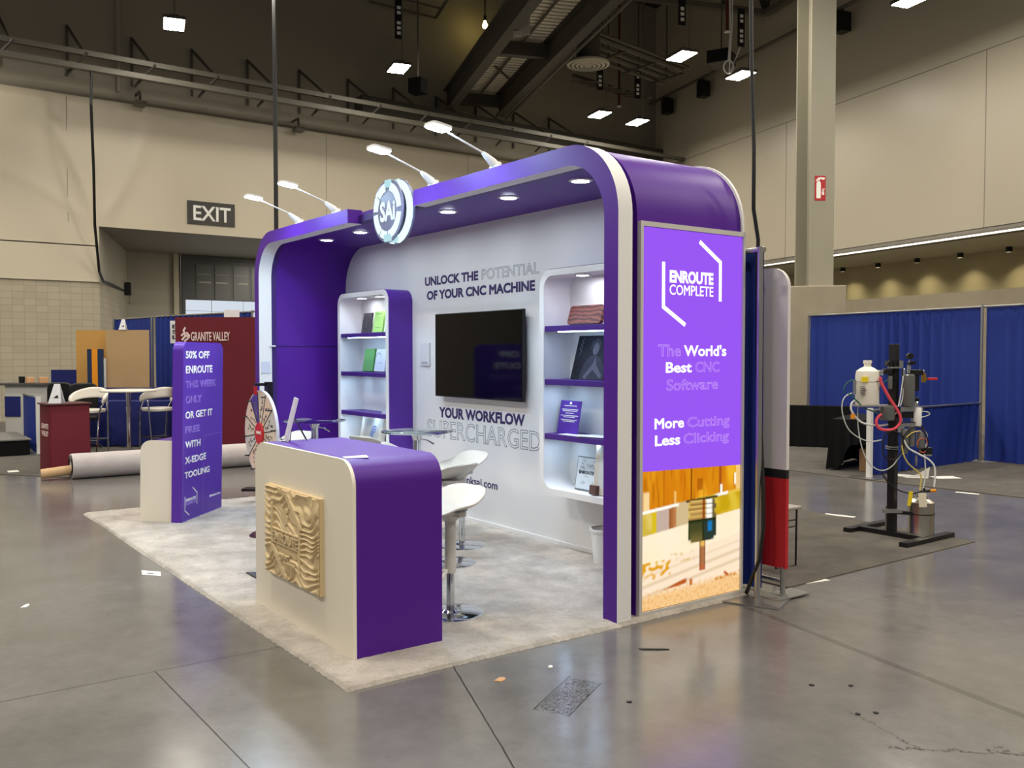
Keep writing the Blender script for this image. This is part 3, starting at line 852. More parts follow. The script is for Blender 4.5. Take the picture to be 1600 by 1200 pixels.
sm = MB()
sm.box(-5.99, -5.984, 1.99, 2.9, 1.845, 1.85)
obj('panel_joint', MB().prism([(1.99, 1.72), (2.92, 1.72), (2.92, 1.726), (1.99, 1.726)], 0, 0.003, lambda a, b, d: (-5.88 - 0.17 * (a - 1.975) / 0.975 + 0.001 + d, a, b)), M('panel_joint_shadow', (44, 20, 84), 0.6), booth)
obj('joint_clip', MB().box(-5.845, -5.82, 1.90, 1.96, 1.718, 1.732), WHITEP, booth)
for x in (-0.96, -1.83, -2.72, -3.56, -4.38, -5.18):
    dl = obj('downlight', MB().lathe([(0.085, 0.002), (0.085, -0.008), (0.062, -0.012), (0.06, 0.0)], (x, 2.29, 2.87), 28), WHITEP, booth, smooth=40)
    obj('lamp_lens', MB().lathe([(0.06, -0.006), (0, -0.006)], (x, 2.29, 2.87), 28), SPOT, dl)
# writing on the back wall
WF = plane_frame((0, 2.93, 0), (1, 0, 0))
write(booth, WF, 'UNLOCK THE', (-4.191, -3.205, 2.335, 2.428), INK, bold=0.045)
write(booth, WF, 'POTENTIAL', (-3.147, -2.262, 2.334, 2.436), GREYLINE, outline=0.014)
write(booth, WF, 'OF YOUR CNC MACHINE', (-4.154, -2.321, 2.189, 2.284), INK, bold=0.045)
write(booth, WF, 'YOUR WORKFLOW', (-3.921, -2.466, 0.994, 1.102), INK, bold=0.045)
write(booth, WF, 'SUPERCHARGED', (-4.157, -2.232, 0.785, 0.965), GREYLINE, outline=0.014)
write(booth, WF, 'thinksai.com', (-3.56, -2.890, 0.375, 0.452), INK, bold=0.02)

# plaques beside the television and on the left pillar, left without their codes
t = thing('wall_plaque', 'small white plaque on the back wall left of the television', 'plaque', (-4.17, 2.9, 1.52))
obj('plate', MB().box(-4.262, -4.082, 2.91, 2.93, 1.515, 1.75), M('plaque_white', (214, 214, 216), 0.4), t, bevel=0.003)
pm = MB()
for k in range(2):
    pm.box(-4.235, -4.11, 2.9085, 2.91, 1.535 + 0.015 * k, 1.541 + 0.015 * k)
obj('caption', pm, GREYLINE, t)
t = thing('pillar_card', 'small pale card stuck to the white inner side of the left pillar', 'card', (-5.84, 1.84, 1.45))
obj('sheet', MB().box(-5.845, -5.838, 1.80, 1.90, 1.42, 1.55), M('pale_blue_card', (196, 200, 214), 0.5), t)

# ------------------------------------------------------------------ light box on the right end
lb = thing('light_box', 'tall backlit light box with purple panel and milling photo on the booth end', 'light box', (-0.06, 2.45, 0.0))
LY0, LY1, LZ0, LZ1 = 1.98, 2.945, 0.012, 2.452
fr = [(LY0, LZ0), (LY1, LZ0), (LY1, LZ1), (LY0, LZ1)]
fi = [(LY0 + 0.024, LZ0 + 0.03), (LY1 - 0.018, LZ0 + 0.03), (LY1 - 0.018, LZ1 - 0.03), (LY0 + 0.024, LZ1 - 0.03)]
mb = MB()
n4 = 4
for k in range(4):
    l = (k + 1) % 4
    for xx in (-0.03,):
        mb.poly([(xx, *fr[k]), (xx, *fr[l]), (xx, *fi[l]), (xx, *fi[k])])
    mb.poly([(-0.075, *fr[k]), (-0.075, *fr[l]), (-0.03, *fr[l]), (-0.03, *fr[k])])
    mb.poly([(-0.03, *fi[k]), (-0.03, *fi[l]), (-0.042, *fi[l]), (-0.042, *fi[k])])
obj('box_frame', mb, M('silver_white_profile', (200, 196, 190), 0.35, metal=0.1), lb)
obj('back_tray', MB().box(-0.076, -0.058, LY0 + 0.005, LY1 - 0.005, LZ0 + 0.005, LZ1 - 0.005), ALU, lb)
gx = -0.044
ga, gb_, gc, gd = LY0 + 0.026, LY1 - 0.02, LZ0 + 0.032, LZ1 - 0.032
ZP = 0.915
obj('purple_panel', MB().poly([(gx, ga, ZP), (gx, gb_, ZP - 0.02), (gx, gb_, gd), (gx, ga, gd)]), BOXP, lb, recalc=False)

# the printed photograph of a milling head: a picture with its own colours, v runs down
def sst(a, b, x):
    t_ = min(1, max(0, (x - a) / (b - a))); return t_ * t_ * (3 - 2 * t_)
def mixc(a, b, t_):
    return tuple(a[i] + (b[i] - a[i]) * t_ for i in range(3))
def nz(x, y, s=0):
    return noise.noise(Vector((x, y, s)))
def photo(u, v):
    edge = 0.285 - 0.10 * u                       # lower edge of the wooden block
    if v < edge:
        c = mixc((222, 150, 22), (206, 112, 14), 0.5 + 0.5 * nz(u * 14, v * 3, 1))
        c = mixc(c, (240, 178, 40), sst(0.1, 0.5, nz(u * 5, v * 2, 5)))
        c = mixc(c, (168, 84, 8), 0.5 * sst(0.15, 0.5, nz(u * 40, v * 5, 2)))
        if abs(u - 0.485) < 0.006: c = (120, 56, 6)
        if abs(u - 0.215) < 0.004: c = (176, 98, 12)
        if 0.77 < u < 0.80: c = (168, 84, 20)
        if 0.545 < u < 0.605 and 0.08 < v < 0.17: c = mixc(c, (150, 74, 10), 0.55)
        if 0.955 < u: c = mixc(c, (246, 214, 150), 0.8)
        if 0.02 < u < 0.075 and v > 0.15: c = mixc(c, (255, 236, 196), 0.75)
        if 0.31 < u < 0.335 and v > 0.16: c = mixc(c, (255, 220, 150), 0.6)
        if 0.785 < u < 0.81 and v > 0.14: c = (255, 248, 232)
        if 0.935 < u < 0.955 and 0.06 < v < 0.15: c = (255, 246, 226)
    else:
        if v < edge + 0.022 and (u < 0.36 or u > 0.74):
            c = (255, 250, 238) if u < 0.87 else (228, 190, 70)
        elif v < 0.465 - 0.115 * u:
            c = (206, 176, 60)
            c = mixc(c, (226, 200, 110), sst(0, 0.5, nz(u * 6, v * 6, 3)))
            if 0.10 < u < 0.145: c = (214, 186, 30)
            if 0.145 <= u < 0.265: c = (196, 172, 158)
            if 0.265 <= u < 0.335: c = mixc((158, 92, 50), (190, 130, 80), sst(0.265, 0.335, u))
            if 0.335 <= u < 0.46: c = (208, 184, 140)
            if u > 0.74: c = mixc((200, 162, 20), (222, 190, 60), sst(-.3, .4, nz(u * 9, v * 7, 4)))
        else:
            c = (252, 240, 222)
            c = mixc(c, (255, 232, 190), 0.5 + 0.5 * nz(u * 3, v * 4, 6))
            vv = v + 0.16 * u                      # streaks climb to the right
            if vv > 0.70:
                c = mixc(c, (250, 222, 196), 0.6)
                s = math.sin(vv * 85) * sst(0.74, 0.78, vv) * (1 - sst(0.93, 0.97, vv))
                c = mixc(c, (206, 180, 140), 0.55 * max(0, s))
            if u < 0.28 and 0.655 < v < 0.775 + 0.02 * nz(u * 20, 1):
                c = mixc(c, (222, 158, 30), sst(-0.05, 0.35, nz(u * 22, v * 32, 8) + 0.05))
            if 0.28 < u < 0.52 and 0.62 < v < 0.69:
                c = mixc(c, (210, 182, 120), 0.7 * sst(0, 0.4, nz(u * 22, v * 30, 8)))
            g = v - (0.90 - 0.035 * u)             # foreground dust
            if g > -0.03:
                c = mixc(c, (244, 200, 140), sst(-0.03, 0.03, g))
                c = mixc(c, (228, 164, 90), 0.6 * sst(0.0, 0.4, nz(u * 60, v * 40, 11)))
            if abs(v - (0.872 - 0.16 * (u - 0.22))) < 0.018 * sst(0.18, 0.42, u) and 0.2 < u < 0.44: c = (186, 92, 34)
            if 0.47 < u < 0.50 and 0.83 < v < 0.88: c = (196, 112, 50)
            if 0.73 < u < 0.97 and abs(v - (0.875 - 0.06 * (u - 0.73))) < 0.012: c = mixc(c, (206, 132, 40), 0.8 if nz(u * 60, v * 60) > -0.1 else 0.1)
            if 0.83 < u < 0.88 and abs(v - 0.83 - (u - 0.83) * 0.6) < 0.012: c = (190, 92, 40)
    # collet, nut and bit
    if 0.43 < u < 0.76 and abs(v - (0.247 - 0.05 * (u - 0.43))) < 0.009: c = (60, 52, 30)
    if 0.455 < u < 0.745 and 0.245 < v < 0.395:
        k = int((v - 0.245) / 0.0375)
        w = 0.0 if k % 2 else 0.018
        if 0.455 + w < u < 0.745 - w:
            f = (v - 0.245) / 0.0375 - k
            c = mixc((236, 196, 110), (150, 112, 60), f)
            if 0.60 < u < 0.625: c = (150, 72, 22)
            if 0.64 < u < 0.70: c = (255, 250, 240)
            if u > 0.70: c = (108, 96, 60)
            if f > 0.86: c = (92, 56, 22)
    lo = 0.565 - 0.03 * (u - 0.455)
    if 0.455 < u < 0.745 and 0.392 < v < lo:
        if not (v > lo - 0.022 and (u < 0.48 or u > 0.72)):
            c = (52, 62, 28)
            if u > 0.62: c = (44, 58, 50)
            if 0.655 < u < 0.70 and v < 0.49: c = (30, 122, 186)
            if 0.60 < u < 0.613: c = (28, 34, 18)
            if 0.475 < u < 0.60: c = mixc((70, 72, 38), (112, 100, 52), sst(0.45, 0.55, v))
            if v < 0.415: c = (40, 48, 24)
    if 0.572 < u < 0.632 and lo <= v < 0.785:
        c = (170, 112, 70) if v > 0.60 else (228, 180, 90)
        if u < 0.582 or u > 0.622: c = mixc(c, (110, 56, 26), 0.7)
        if v > 0.74: c = mixc(c, (200, 96, 50), 0.5)
    return c
NU, NV = 150, 140
mb = MB()
cols = []
for j in range(NV):
    for i in range(NU):
        q = []
        for (a, b) in ((i, j), (i + 1, j), (i + 1, j + 1), (i, j + 1)):
            u, v = a / NU, b / NV
            top = ZP - 0.02 * u
            q.append((gx, ga + (gb_ - ga) * u, top + (gc - top) * v))
        mb.poly(q)
        sm_ = [photo((i + a) / NU, (j + b) / NV) for a in (-0.1, 0.5, 1.1) for b in (-0.1, 0.5, 1.1)]
        cols.append((sum(lin(c[0]) for c in sm_) / 9, sum(lin(c[1]) for c in sm_) / 9, sum(lin(c[2]) for c in sm_) / 9, 1.0))
pme = mb.mesh('milling_photo')
ca = pme.color_attributes.new('picture', 'FLOAT_COLOR', 'CORNER')
ca.data.foreach_set('color', [x for c in cols for _ in range(4) for x in c])
pmat = bpy.data.materials.new('printed_milling_photo'); pmat.use_nodes = True
nt = pmat.node_tree; nt.nodes.remove(nt.nodes['Principled BSDF'])
e = nt.nodes.new('ShaderNodeEmission'); e.inputs['Strength'].default_value = 1.05
at = nt.nodes.new('ShaderNodeVertexColor'); at.layer_name = 'picture'
nt.links.new(at.outputs['Color'], e.inputs['Color']); nt.links.new(e.outputs[0], nt.nodes['Material Output'].inputs[0])
obj('photo_panel', pme, pmat, lb, recalc=False)['label'] = 'printed photo of a milling bit over wood'
LF = plane_frame((gx, 0, 0), (0, 1, 0))
BR = 0.030
write(lb, LF, 'ENROUTE', (2.242, 2.645, 2.088, 2.168), BOXW, bold=0.05)
write(lb, LF, 'COMPLETE', (2.242, 2.645, 1.99 + 0.022, 2.078), BOXW, bold=0.012)
for _q in ([(2.188, 2.215), (2.188, 1.935), (2.385, 1.825)], [(2.512, 2.362), (2.712, 2.240), (2.712, 1.985)]):
    obj('logo_bracket', stroke(MB(), _q, 0.028, LF), BOXW, lb, recalc=False)

for s, r, k in (('The', (2.144, 2.346, 1.626, 1.700), 0), ("World's", (2.373, 2.776, 1.626, 1.700), 1), ('Best', (2.212, 2.447, 1.522, 1.590), 1), ('CNC', (2.481, 2.708, 1.522, 1.592), 0),
                ('Software', (2.220, 2.696, 1.410, 1.482), 0), ('More', (2.116, 2.379, 1.172, 1.240), 1), ('Cutting', (2.409, 2.813, 1.150, 1.237), 0), ('Less', (2.120, 2.345, 1.066, 1.134), 1), ('Clicking', (2.374, 2.807, 1.046, 1.134), 0)):
    if k:
        write(lb, LF, s, r, BOXW, bold=0.03)
    else:
        write(lb, LF, s, r, BOXL, outline=0.016)

# ------------------------------------------------------------------ SAi roundel in the gap of the header
lg = thing('logo_sign', 'round glowing logo sign hanging in the gap of the header', 'logo sign', (-2.98, 1.93, 2.50))
LX, LZ, LYF, LYB = -2.79, 2.83, 1.74, 1.83
ACR = M('clear_acrylic', (150, 152, 178), 0.08, trans=0.75, ior=1.2)
ACRG = M('grey_acrylic', (112, 112, 136), 0.25)
yrot = lambda a, b, d: (a, d, b)
obj('front_disc', MB().prism(ellipse(LX, LZ, 0.262, 0.262, 48), LYF, LYF + 0.012, yrot), ACRG, lg, bevel=0.003)
obj('rear_disc', MB().prism(ellipse(LX, LZ, 0.275, 0.275, 48), LYB, LYB + 0.02, yrot), ACRG, lg, bevel=0.003)
def ring_seg(r0, r1, a0, a1, y0, y1, mb):
    o_ = arc(LX, LZ, r1, a0, a1, 10); i_ = arc(LX, LZ, r0, a0, a1, 10)
    return mb.prism(o_ + i_[::-1], y0, y1, yrot)
mb = MB()
for a0, a1 in ((100, 138), (143, 176), (184, 232), (238, 268), (276, 352), (4, 76)):
    ring_seg(0.168, 0.234, a0, a1, LYF - 0.008, LYF - 0.001, mb)
obj('ring_segment', mb, SIGNW, lg)
mb = MB()
ring_seg(0.215, 0.268, -80, 80, LYB - 0.03, LYB, mb); ring_seg(0.235, 0.268, 100, 260, LYB - 0.03, LYB, mb)
obj('halo_ring', mb, SIGNW, lg)
SPAC = EM('sign_spacer_glow', (190, 232, 240), 0.95)
for a, w in ((84, 0.045), (274, 0.055)):
    x = LX + 0.225 * math.cos(math.radians(a)); z = LZ + 0.225 * math.sin(math.radians(a))
    obj('glow_spacer', MB().box(x - w, x + w, LYF - 0.02, LYB + 0.01, z - 0.03, z + 0.03), SPAC, lg, bevel=0.008)
obj('hanger', MB().box(LX - 0.03, LX + 0.03, LYB + 0.02, 1.975, 2.89, 2.94), ALU, lg)
SF = plane_frame((0, LYF, 0), (1, 0, 0))
write(lg, SF, 'SAi', (LX - 0.128, LX + 0.128, LZ - 0.085, LZ + 0.085), SIGNW, bold=0.034, lift=0.002)

# ------------------------------------------------------------------ arm lights on the header
def arm_light(x, label):
    t = thing('arm_light', label, 'arm light', (x, 1.84, ZT), 0, 'arm lights on the header')
    p0 = Vector((x, 1.83, ZT + 0.02)); p1 = Vector((x, 1.71, ZT + 0.10)); p2 = Vector((x, 1.41, ZT + 0.205)); 
    obj('clamp', MB().box(x - 0.05, x + 0.05, 1.80, 1.89, ZT - 0.005, ZT + 0.02).box(x - 0.02, x + 0.02, 1.81, 1.86, ZT + 0.015, ZT + 0.05), WHITEP, t, bevel=0.005)
    obj('driver_body', MB().tube([p0, p0.lerp(p1, 0.25), p0.lerp(p1, 0.8), p1], [0.022, 0.032, 0.02, 0.012], 12), WHITEP, t, smooth=50)
    obj('arm', MB().tube([p1, p2], 0.0075, 8), WHITEP, t)
    Mh = Matrix.Translation((x, 1.345, ZT + 0.215)) @ Matrix.Rotation(math.radians(-8), 4, 'X')
    hd = obj('lamp_head', MB().prism(round_rect(-0.075, 0.075, -0.08, 0.08, 0.035, 5), 0.004, 0.022, lambda a, b, d: Mh @ Vector((a, b, d))), WHITEP, t)
    obj('lens', MB().prism(round_rect(-0.068, 0.068, -0.073, 0.073, 0.03, 5), 0.0, 0.004, lambda a, b, d: Mh @ Vector((a, b, d))), ARM, hd)
for x, w in ((-4.81, 'leftmost, near the rounded left corner'), (-3.95, 'second from the left'), (-2.19, 'right after the round logo'), (-1.34, 'rightmost, nearest the rounded right corner')):
    arm_light(x, 'white arm light clamped on the purple header, ' + w)

# ------------------------------------------------------------------ television
tv = thing('television', 'large flat black television mounted on the white back wall', 'television', (-3.12, 2.9, 1.2))
obj('bezel', MB().box(-3.855, -2.395, 2.845, 2.885, 1.215, 2.035), BLACK, tv, bevel=0.006)
obj('screen', MB().box(-3.845, -2.405, 2.842, 2.8455, 1.228, 2.026), M('dark_screen', (4, 4, 6), 0.06, spec=0.28), tv)
obj('wall_mount', MB().box(-3.4, -2.85, 2.885, 2.93, 1.4, 1.8), BLACK, tv)

# ------------------------------------------------------------------ lit display shelf units
UY0, UZ0, UZ1 = 2.64, 0.505, 2.315
SIDE = M('purple_cladding', (84, 38, 150), 0.4)
def shelf_unit(x0, x1, label):
    t = thing('display_unit', label, 'shelf unit', ((x0 + x1) / 2, 2.9, UZ0), 0, 'lit display units')
    o_ = round_rect(x0, x1, UZ0, UZ1, 0.13); i_ = round_rect(x0 + 0.055, x1 - 0.055, UZ0 + 0.05, UZ1 - 0.05, 0.10)
    obj('cabinet', MB().band(o_, i_, o_, i_, UY0, 2.93, closed=True), WHITEV, t, smooth=30)
    k = 0.004
    o2 = round_rect(x0 - k, x1 + k, UZ0 - k, UZ1 + k, 0.134)
    n = len(o2)
    mb = MB()
    sel = [q for q in range(n) if o2[q][1] > UZ0 + 0.13 or True]
    # the cladding wraps the sides and the top, the underside stays white
    a = 4
    idx = list(range(4, n - 4))
    for q in range(len(idx) - 1):
        p, r = o2[idx[q]], o2[idx[q + 1]]
        mb.poly([(p[0], UY0 + 0.006, p[1]), (r[0], UY0 + 0.006, r[1]), (r[0], 2.929, r[1]), (p[0], 2.929, p[1])])
    obj('side_cladding', mb, SIDE, t, smooth=30)
    obj('inner_back', MB().prism(i_, 2.915, 2.928, yrot), WHITEV, t)
    for z, full in ((1.865, True), (1.435, False), (0.995, False)):
        sh = obj('shelf', MB().box(x0 + 0.05, x1 - 0.05, UY0 + 0.012, 2.915, z - 0.045, z), PURPLE_SHADED, t, bevel=0.003)
        if full:
            obj('led_strip', MB().box(x0 + 0.20, x1 - 0.10, UY0 + 0.03, UY0 + 0.05, z - 0.053, z - 0.046), SHELFLED, sh)
        else:
            lm_ = MB()
            for xx in (x0 + 0.22, (x0 + x1) / 2, x1 - 0.22):
                lm_.lathe([(0.022, 0.0), (0, 0.0)], (xx, UY0 + 0.10, z - 0.047), 12)
            obj('puck_lamp', lm_, EM('puck_cool', (190, 226, 255), 130.0) if 'puck_cool' not in bpy.data.materials else bpy.data.materials['puck_cool'], sh)
    for xx in ((x0 + 0.42, x0 + 0.84)):
        pk = obj('puck_light', MB().lathe([(0.065, 0.0), (0.065, -0.012), (0.05, -0.014)], (xx, UY0 + 0.10, UZ1 - 0.05), 24), WHITEP, t)
        obj('lens', MB().lathe([(0.05, -0.013), (0, -0.013)], (xx, UY0 + 0.10, UZ1 - 0.05), 24), PUCK, pk)
    return t
shelf_unit(-5.66, -4.455, 'lit white shelf unit with purple side in the left corner of the booth')
shelf_unit(-1.885, -0.68, 'lit white shelf unit on the back wall right of the television')

# things standing on the shelves
def leaner(name, label, cat, x, z, w, h, mat, th=0.02, lean=0.16, y=2.78, rz=0.0, group=None, r=0.0):
    """a panel leaning back on a shelf"""
    T = Matrix.Rotation(-lean, 4, 'X')
    t = thing(name, label, cat, (x, y, z + th * math.sin(lean) + 0.001), rz, group, tilt=T)
    if r:
        obj('board', MB().prism(round_rect(-w / 2, w / 2, 0, h, r, 5), 0, th, lambda a, b, d: (a, d, b)), mat, t, local=True)
    else:
        obj('board', MB().box(-w / 2, w / 2, 0, th, 0, h), mat, t, local=True, bevel=0.003)
    return t
LFR = lambda: Matrix(((1, 0, 0, 0), (0, 0, -1, 0), (0, 1, 0, 0), (0, 0, 0, 1)))
def face(t, mb, mat, name):
    return obj(name, mb, mat, t, local=True, recalc=False)
def fpoly(pts, lift=0.001):
    return MB().poly([(a, -lift, b) for a, b in pts])
GREEN = M('lime_green_box', (166, 214, 120), 0.45); GREEN2 = M('mid_green_box', (104, 168, 96), 0.45)
DARKB = M('dark_carved_board', (66, 62, 66), 0.5)
t = leaner('carved_board', 'dark carved board on the top shelf of the left unit', 'carving', -5.25, 1.865, 0.21, 0.23, DARKB)
mb = MB()
for k in range(2):
    rr = 0.06 + 0.025 * k
    pts = ellipse(0, 0.115, rr * 0.75, rr * 1.2, 24)
    for a, b in zip(pts, pts[1:] + pts[:1]):
        stroke(mb, [a, b], 0.008, LFR())
face(t, mb, M('carved_line', (30, 28, 32), 0.6), 'carving')
t = leaner('gift_box', 'lime green box beside the dark carved board on the top shelf', 'box', -4.97, 1.865, 0.22, 0.235, GREEN, th=0.05)
face(t, fpoly([(-0.06, 0.05), (0.06, 0.05), (0.06, 0.055), (-0.06, 0.055)]), GREEN2, 'line')
face(t, fpoly([(-0.07, 0.20), (0.07, 0.20), (0.07, 0.207), (-0.07, 0.207)]), GREEN2, 'line')
leaner('gift_box', 'pale green box half hidden at the end of the top left shelf', 'box', -4.72, 1.865, 0.20, 0.22, M('pale_green_box', (208, 232, 190), 0.45), th=0.05)
t = leaner('gift_box', 'mid green box on the second shelf of the left unit', 'box', -5.21, 1.435, 0.24, 0.255, GREEN2, th=0.05)
face(t, fpoly([(-0.12, 0.12), (0.12, 0.12), (0.12, 0.124), (-0.12, 0.124)]), M('darker_green_line', (84, 140, 76), 0.5), 'line')
t = leaner('gift_box', 'white box with a grey swirl beside the mid green box', 'box', -4.93, 1.435, 0.24, 0.25, M('white_gift_box', (214, 222, 230), 0.4), th=0.05)
mb = MB()
sw = [(-0.05 + 0.055 * math.cos(a), 0.16 + 0.045 * math.sin(a)) for a in [PI * k / 10 for k in range(11)]]
stroke(mb, sw, 0.012, LFR()); stroke(mb, [(-0.04, 0.09), (0.05, 0.10)], 0.006, LFR())
face(t, mb, M('grey_swirl', (140, 150, 160), 0.5), 'swirl')
leaner('gift_box', 'pale box half hidden at the end of the second left shelf', 'box', -4.68, 1.435, 0.20, 0.23, M('pale_gift_box', (206, 214, 222), 0.4), th=0.05)
t = thing('card_holder', 'small clear holder with cards on the third shelf of the left unit', 'card holder', (-4.62, 2.74, 0.995))
obj('tray', MB().box(-4.72, -4.52, 2.70, 2.78, 0.996, 1.04), M('clear_tray', (200, 205, 215), 0.2), t)
obj('wire_stand', MB().tube([(-4.68, 2.70, 1.03), (-4.64, 2.77, 1.16), (-4.60, 2.70, 1.03)], 0.005, 6).tube([(-4.62, 2.70, 1.03), (-4.58, 2.77, 1.15), (-4.54, 2.70, 1.03)], 0.005, 6), CHROME, t)
t = leaner('framed_picture', 'cream framed tray with a blue emblem on the lowest left shelf', 'framed picture', -5.16, 0.556, 0.50, 0.40, M('cream_frame', (222, 214, 196), 0.5), th=0.05, lean=0.2, y=2.76)
face(t, fpoly([(-0.18, 0.06), (0.18, 0.06), (0.18, 0.34), (-0.18, 0.34)]), M('pale_panel', (196, 194, 184), 0.5), 'panel')
mb = MB()
for k in range(3):
    pts = [(0.07 + (0.02 + 0.022 * k) * math.cos(a), 0.19 + (0.02 + 0.03 * k) * math.sin(a)) for a in [0.4 * k + 1.5 * PI * q / 14 for q in range(15)]]
    stroke(mb, pts, 0.014, LFR(), 0.002)
face(t, mb, M('blue_emblem', (60, 96, 176), 0.5), 'emblem')
# right unit
WOODR = M('red_grained_wood', (128, 66, 52), 0.45)
nt = WOODR.node_tree
wv = nt.nodes.new('ShaderNodeTexWave'); wv.wave_type = 'BANDS'; wv.bands_direction = 'Z'
wv.inputs['Scale'].default_value = 9; wv.inputs['Distortion'].default_value = 7; wv.inputs['Detail'].default_value = 2; wv.inputs['Detail Scale'].default_value = 0.9
tcn = nt.nodes.new('ShaderNodeTexCoord'); nt.links.new(tcn.outputs['Object'], wv.inputs['Vector'])
rp = nt.nodes.new('ShaderNodeValToRGB'); rp.color_ramp.elements[0].color = rgb(58, 26, 24); rp.color_ramp.elements[1].color = rgb(124, 62, 52)
nt.links.new(wv.outputs['Fac'], rp.inputs[0]); nt.links.new(rp.outputs[0], nt.nodes['Principled BSDF'].inputs['Base Color'])
leaner('wood_plaque', 'red grained wooden plaque with rounded corners on the top right shelf', 'plaque', -1.46, 1.865, 0.40, 0.155, WOODR, th=0.03, lean=0.3, y=2.74, r=0.03)
t = leaner('album_board', 'dark square engraved board with a grey figure on the second right shelf', 'engraved board', -1.42, 1.435, 0.44, 0.36, M('navy_black_board', (24, 24, 34), 0.6, spec=0.2), th=0.012, lean=0.28, y=2.76)
GFIG = M('grey_engraving', (86, 84, 98), 0.6, spec=0.2); DFIG = M('dark_engraving', (50, 49, 62), 0.6, spec=0.2)
face(t, fpoly([(-0.12, 0.0), (0.17, 0.0), (0.16, 0.09), (0.10, 0.17), (0.03, 0.20), (-0.03, 0.19), (-0.09, 0.13)]), DFIG, 'figure')
face(t, fpoly(ellipse(0.02, 0.25, 0.037, 0.05, 20), 0.002), GFIG, 'figure')
face(t, fpoly([(-0.05, 0.23), (-0.035, 0.31), (0.02, 0.34), (0.07, 0.31), (0.085, 0.24), (0.06, 0.27), (0.03, 0.30), (-0.01, 0.29)], 0.003), DFIG, 'figure')
face(t, fpoly([(-0.07, 0.02), (0.02, 0.13), (0.04, 0.19), (0.06, 0.12), (0.15, 0.03), (0.13, 0.01), (0.03, 0.08), (-0.04, 0.0)], 0.003), GFIG, 'figure')
mb = MB()
stroke(mb, [(-0.165, 0.20), (-0.15, 0.235), (-0.175, 0.25), (-0.15, 0.27), (-0.17, 0.285), (-0.145, 0.30), (-0.165, 0.32), (-0.14, 0.335)], 0.007, LFR())
face(t, mb, GFIG, 'scribble')
t = leaner('info_card', 'purple information card with white lines on the third right shelf', 'card', -1.655, 0.995, 0.26, 0.27, M('purple_card', (84, 44, 160), 0.4), th=0.006, lean=0.18, y=2.74)
mb = MB()
for z, w in ((0.225, 0.16), (0.195, 0.20), (0.183, 0.18), (0.165, 0.10), (0.145, 0.22), (0.133, 0.14), (0.11, 0.20), (0.098, 0.15)):
    mb.poly([(a, -0.001, b) for a, b in ((-w / 2, z), (w / 2, z), (w / 2, z + 0.006), (-w / 2, z + 0.006))])
mb.poly([(a, -0.001, b) for a, b in ellipse(0, 0.25, 0.014, 0.012, 14)])
face(t, mb, WHITE_INK, 'printed_line')
t = thing('brochure', 'white brochures lying open on the third right shelf', 'brochure', (-1.45, 2.70, 0.996))
obj('sheet', MB().box(-1.66, -1.36, 2.66, 2.80, 0.996, 1.001).box(-1.42, -1.18, 2.66, 2.84, 1.001, 1.006, Matrix.Translation((-1.3, 2.75, 0)) @ Matrix.Rotation(0.2, 4, 'Z') @ Matrix.Translation((1.3, -2.75, 0))), M('white_paper', (226, 226, 226), 0.5), t)
leaner('dark_frame', 'black edge of a frame beside the booth pillar on the third right shelf', 'frame', -1.06, 0.995, 0.22, 0.34, BLACK, th=0.02, lean=0.1, y=2.74)
t = leaner('framed_print', 'small framed print with a dark headline on the lowest right shelf', 'framed picture', -1.46, 0.556, 0.25, 0.27, M('grey_frame', (112, 124, 132), 0.5), th=0.015, lean=0.16, y=2.76)
face(t, fpoly([(-0.115, 0.012), (0.115, 0.012), (0.115, 0.258), (-0.115, 0.258)]), M('print_white', (206, 214, 220), 0.5), 'print')
mb = MB()
for k in range(24):
    rr = random.Random(k)
    a, b = rr.uniform(-0.1, 0.08), rr.uniform(0.03, 0.24)
    if 0.115 < b < 0.17: continue
    stroke(mb, [(a, b), (a + 0.015, b + 0.012), (a + 0.03, b - 0.004), (a + 0.035, b + 0.01)], 0.004, LFR(), 0.002)
face(t, mb, M('print_lines', (140, 150, 158), 0.5), 'doodle')
me = letters('ENROUTE', -0.09, 0.09, 0.13, 0.158, bold=0.05)
me.transform(LFR() @ Matrix.Translation((0, 0, 0.002)))
obj('lettering', me, M('print_black', (40, 44, 50), 0.5), t, local=True, recalc=False)
t = leaner('framed_picture', 'pale wooden frame standing on the lowest right shelf beside the pillar', 'framed picture', -1.12, 0.556, 0.34, 0.40, M('pale_wood_frame', (206, 198, 182), 0.5), th=0.03, lean=0.1, y=2.70)
face(t, fpoly([(-0.12, 0.05), (0.12, 0.05), (0.12, 0.35), (-0.12, 0.35)]), M('cloudy_print', (206, 208, 206), 0.5, noise_amt=0.1, noise_scale=12), 'print')
obj('foot', MB().box(-0.17, -0.10, -0.04, 0.0, 0.0, 0.07), M('brown_foot', (92, 66, 58), 0.5), t, local=True)
# ------------------------------------------------------------------ reception counter
CREAM = M('cream_laminate', (234, 226, 209), 0.45, noise_amt=0.01, noise_scale=2)
CZ = 1.08
ct = thing('reception_counter', 'cream fronted reception counter wrapped in purple with rounded top corners', 'counter', (-1.055, 0.48, 0.018))
CX0, CX1, CY0, CY1 = -1.765, -0.348, 0.205, 0.755
def csec(o, r, z1=CZ):
    return [(CX0 + o, 0.018), (CX0 + o, z1 - o - r)] + arc(CX0 + o + r, z1 - o - r, r, 180, 90, 12)[1:] + arc(CX1 - o - r, z1 - o - r, r, 90, 0, 12) + [(CX1 - o, 0.018)]
obj('front_panel', MB().prism(csec(0.0015, 0.14), CY0, CY0 + 0.02, yrot), CREAM, ct)
obj('wrap', MB().band(csec(0, 0.14), csec(0.02, 0.12), csec(0, 0.14), csec(0.02, 0.12), CY0 + 0.02, CY1), PURPLE, ct, smooth=30)
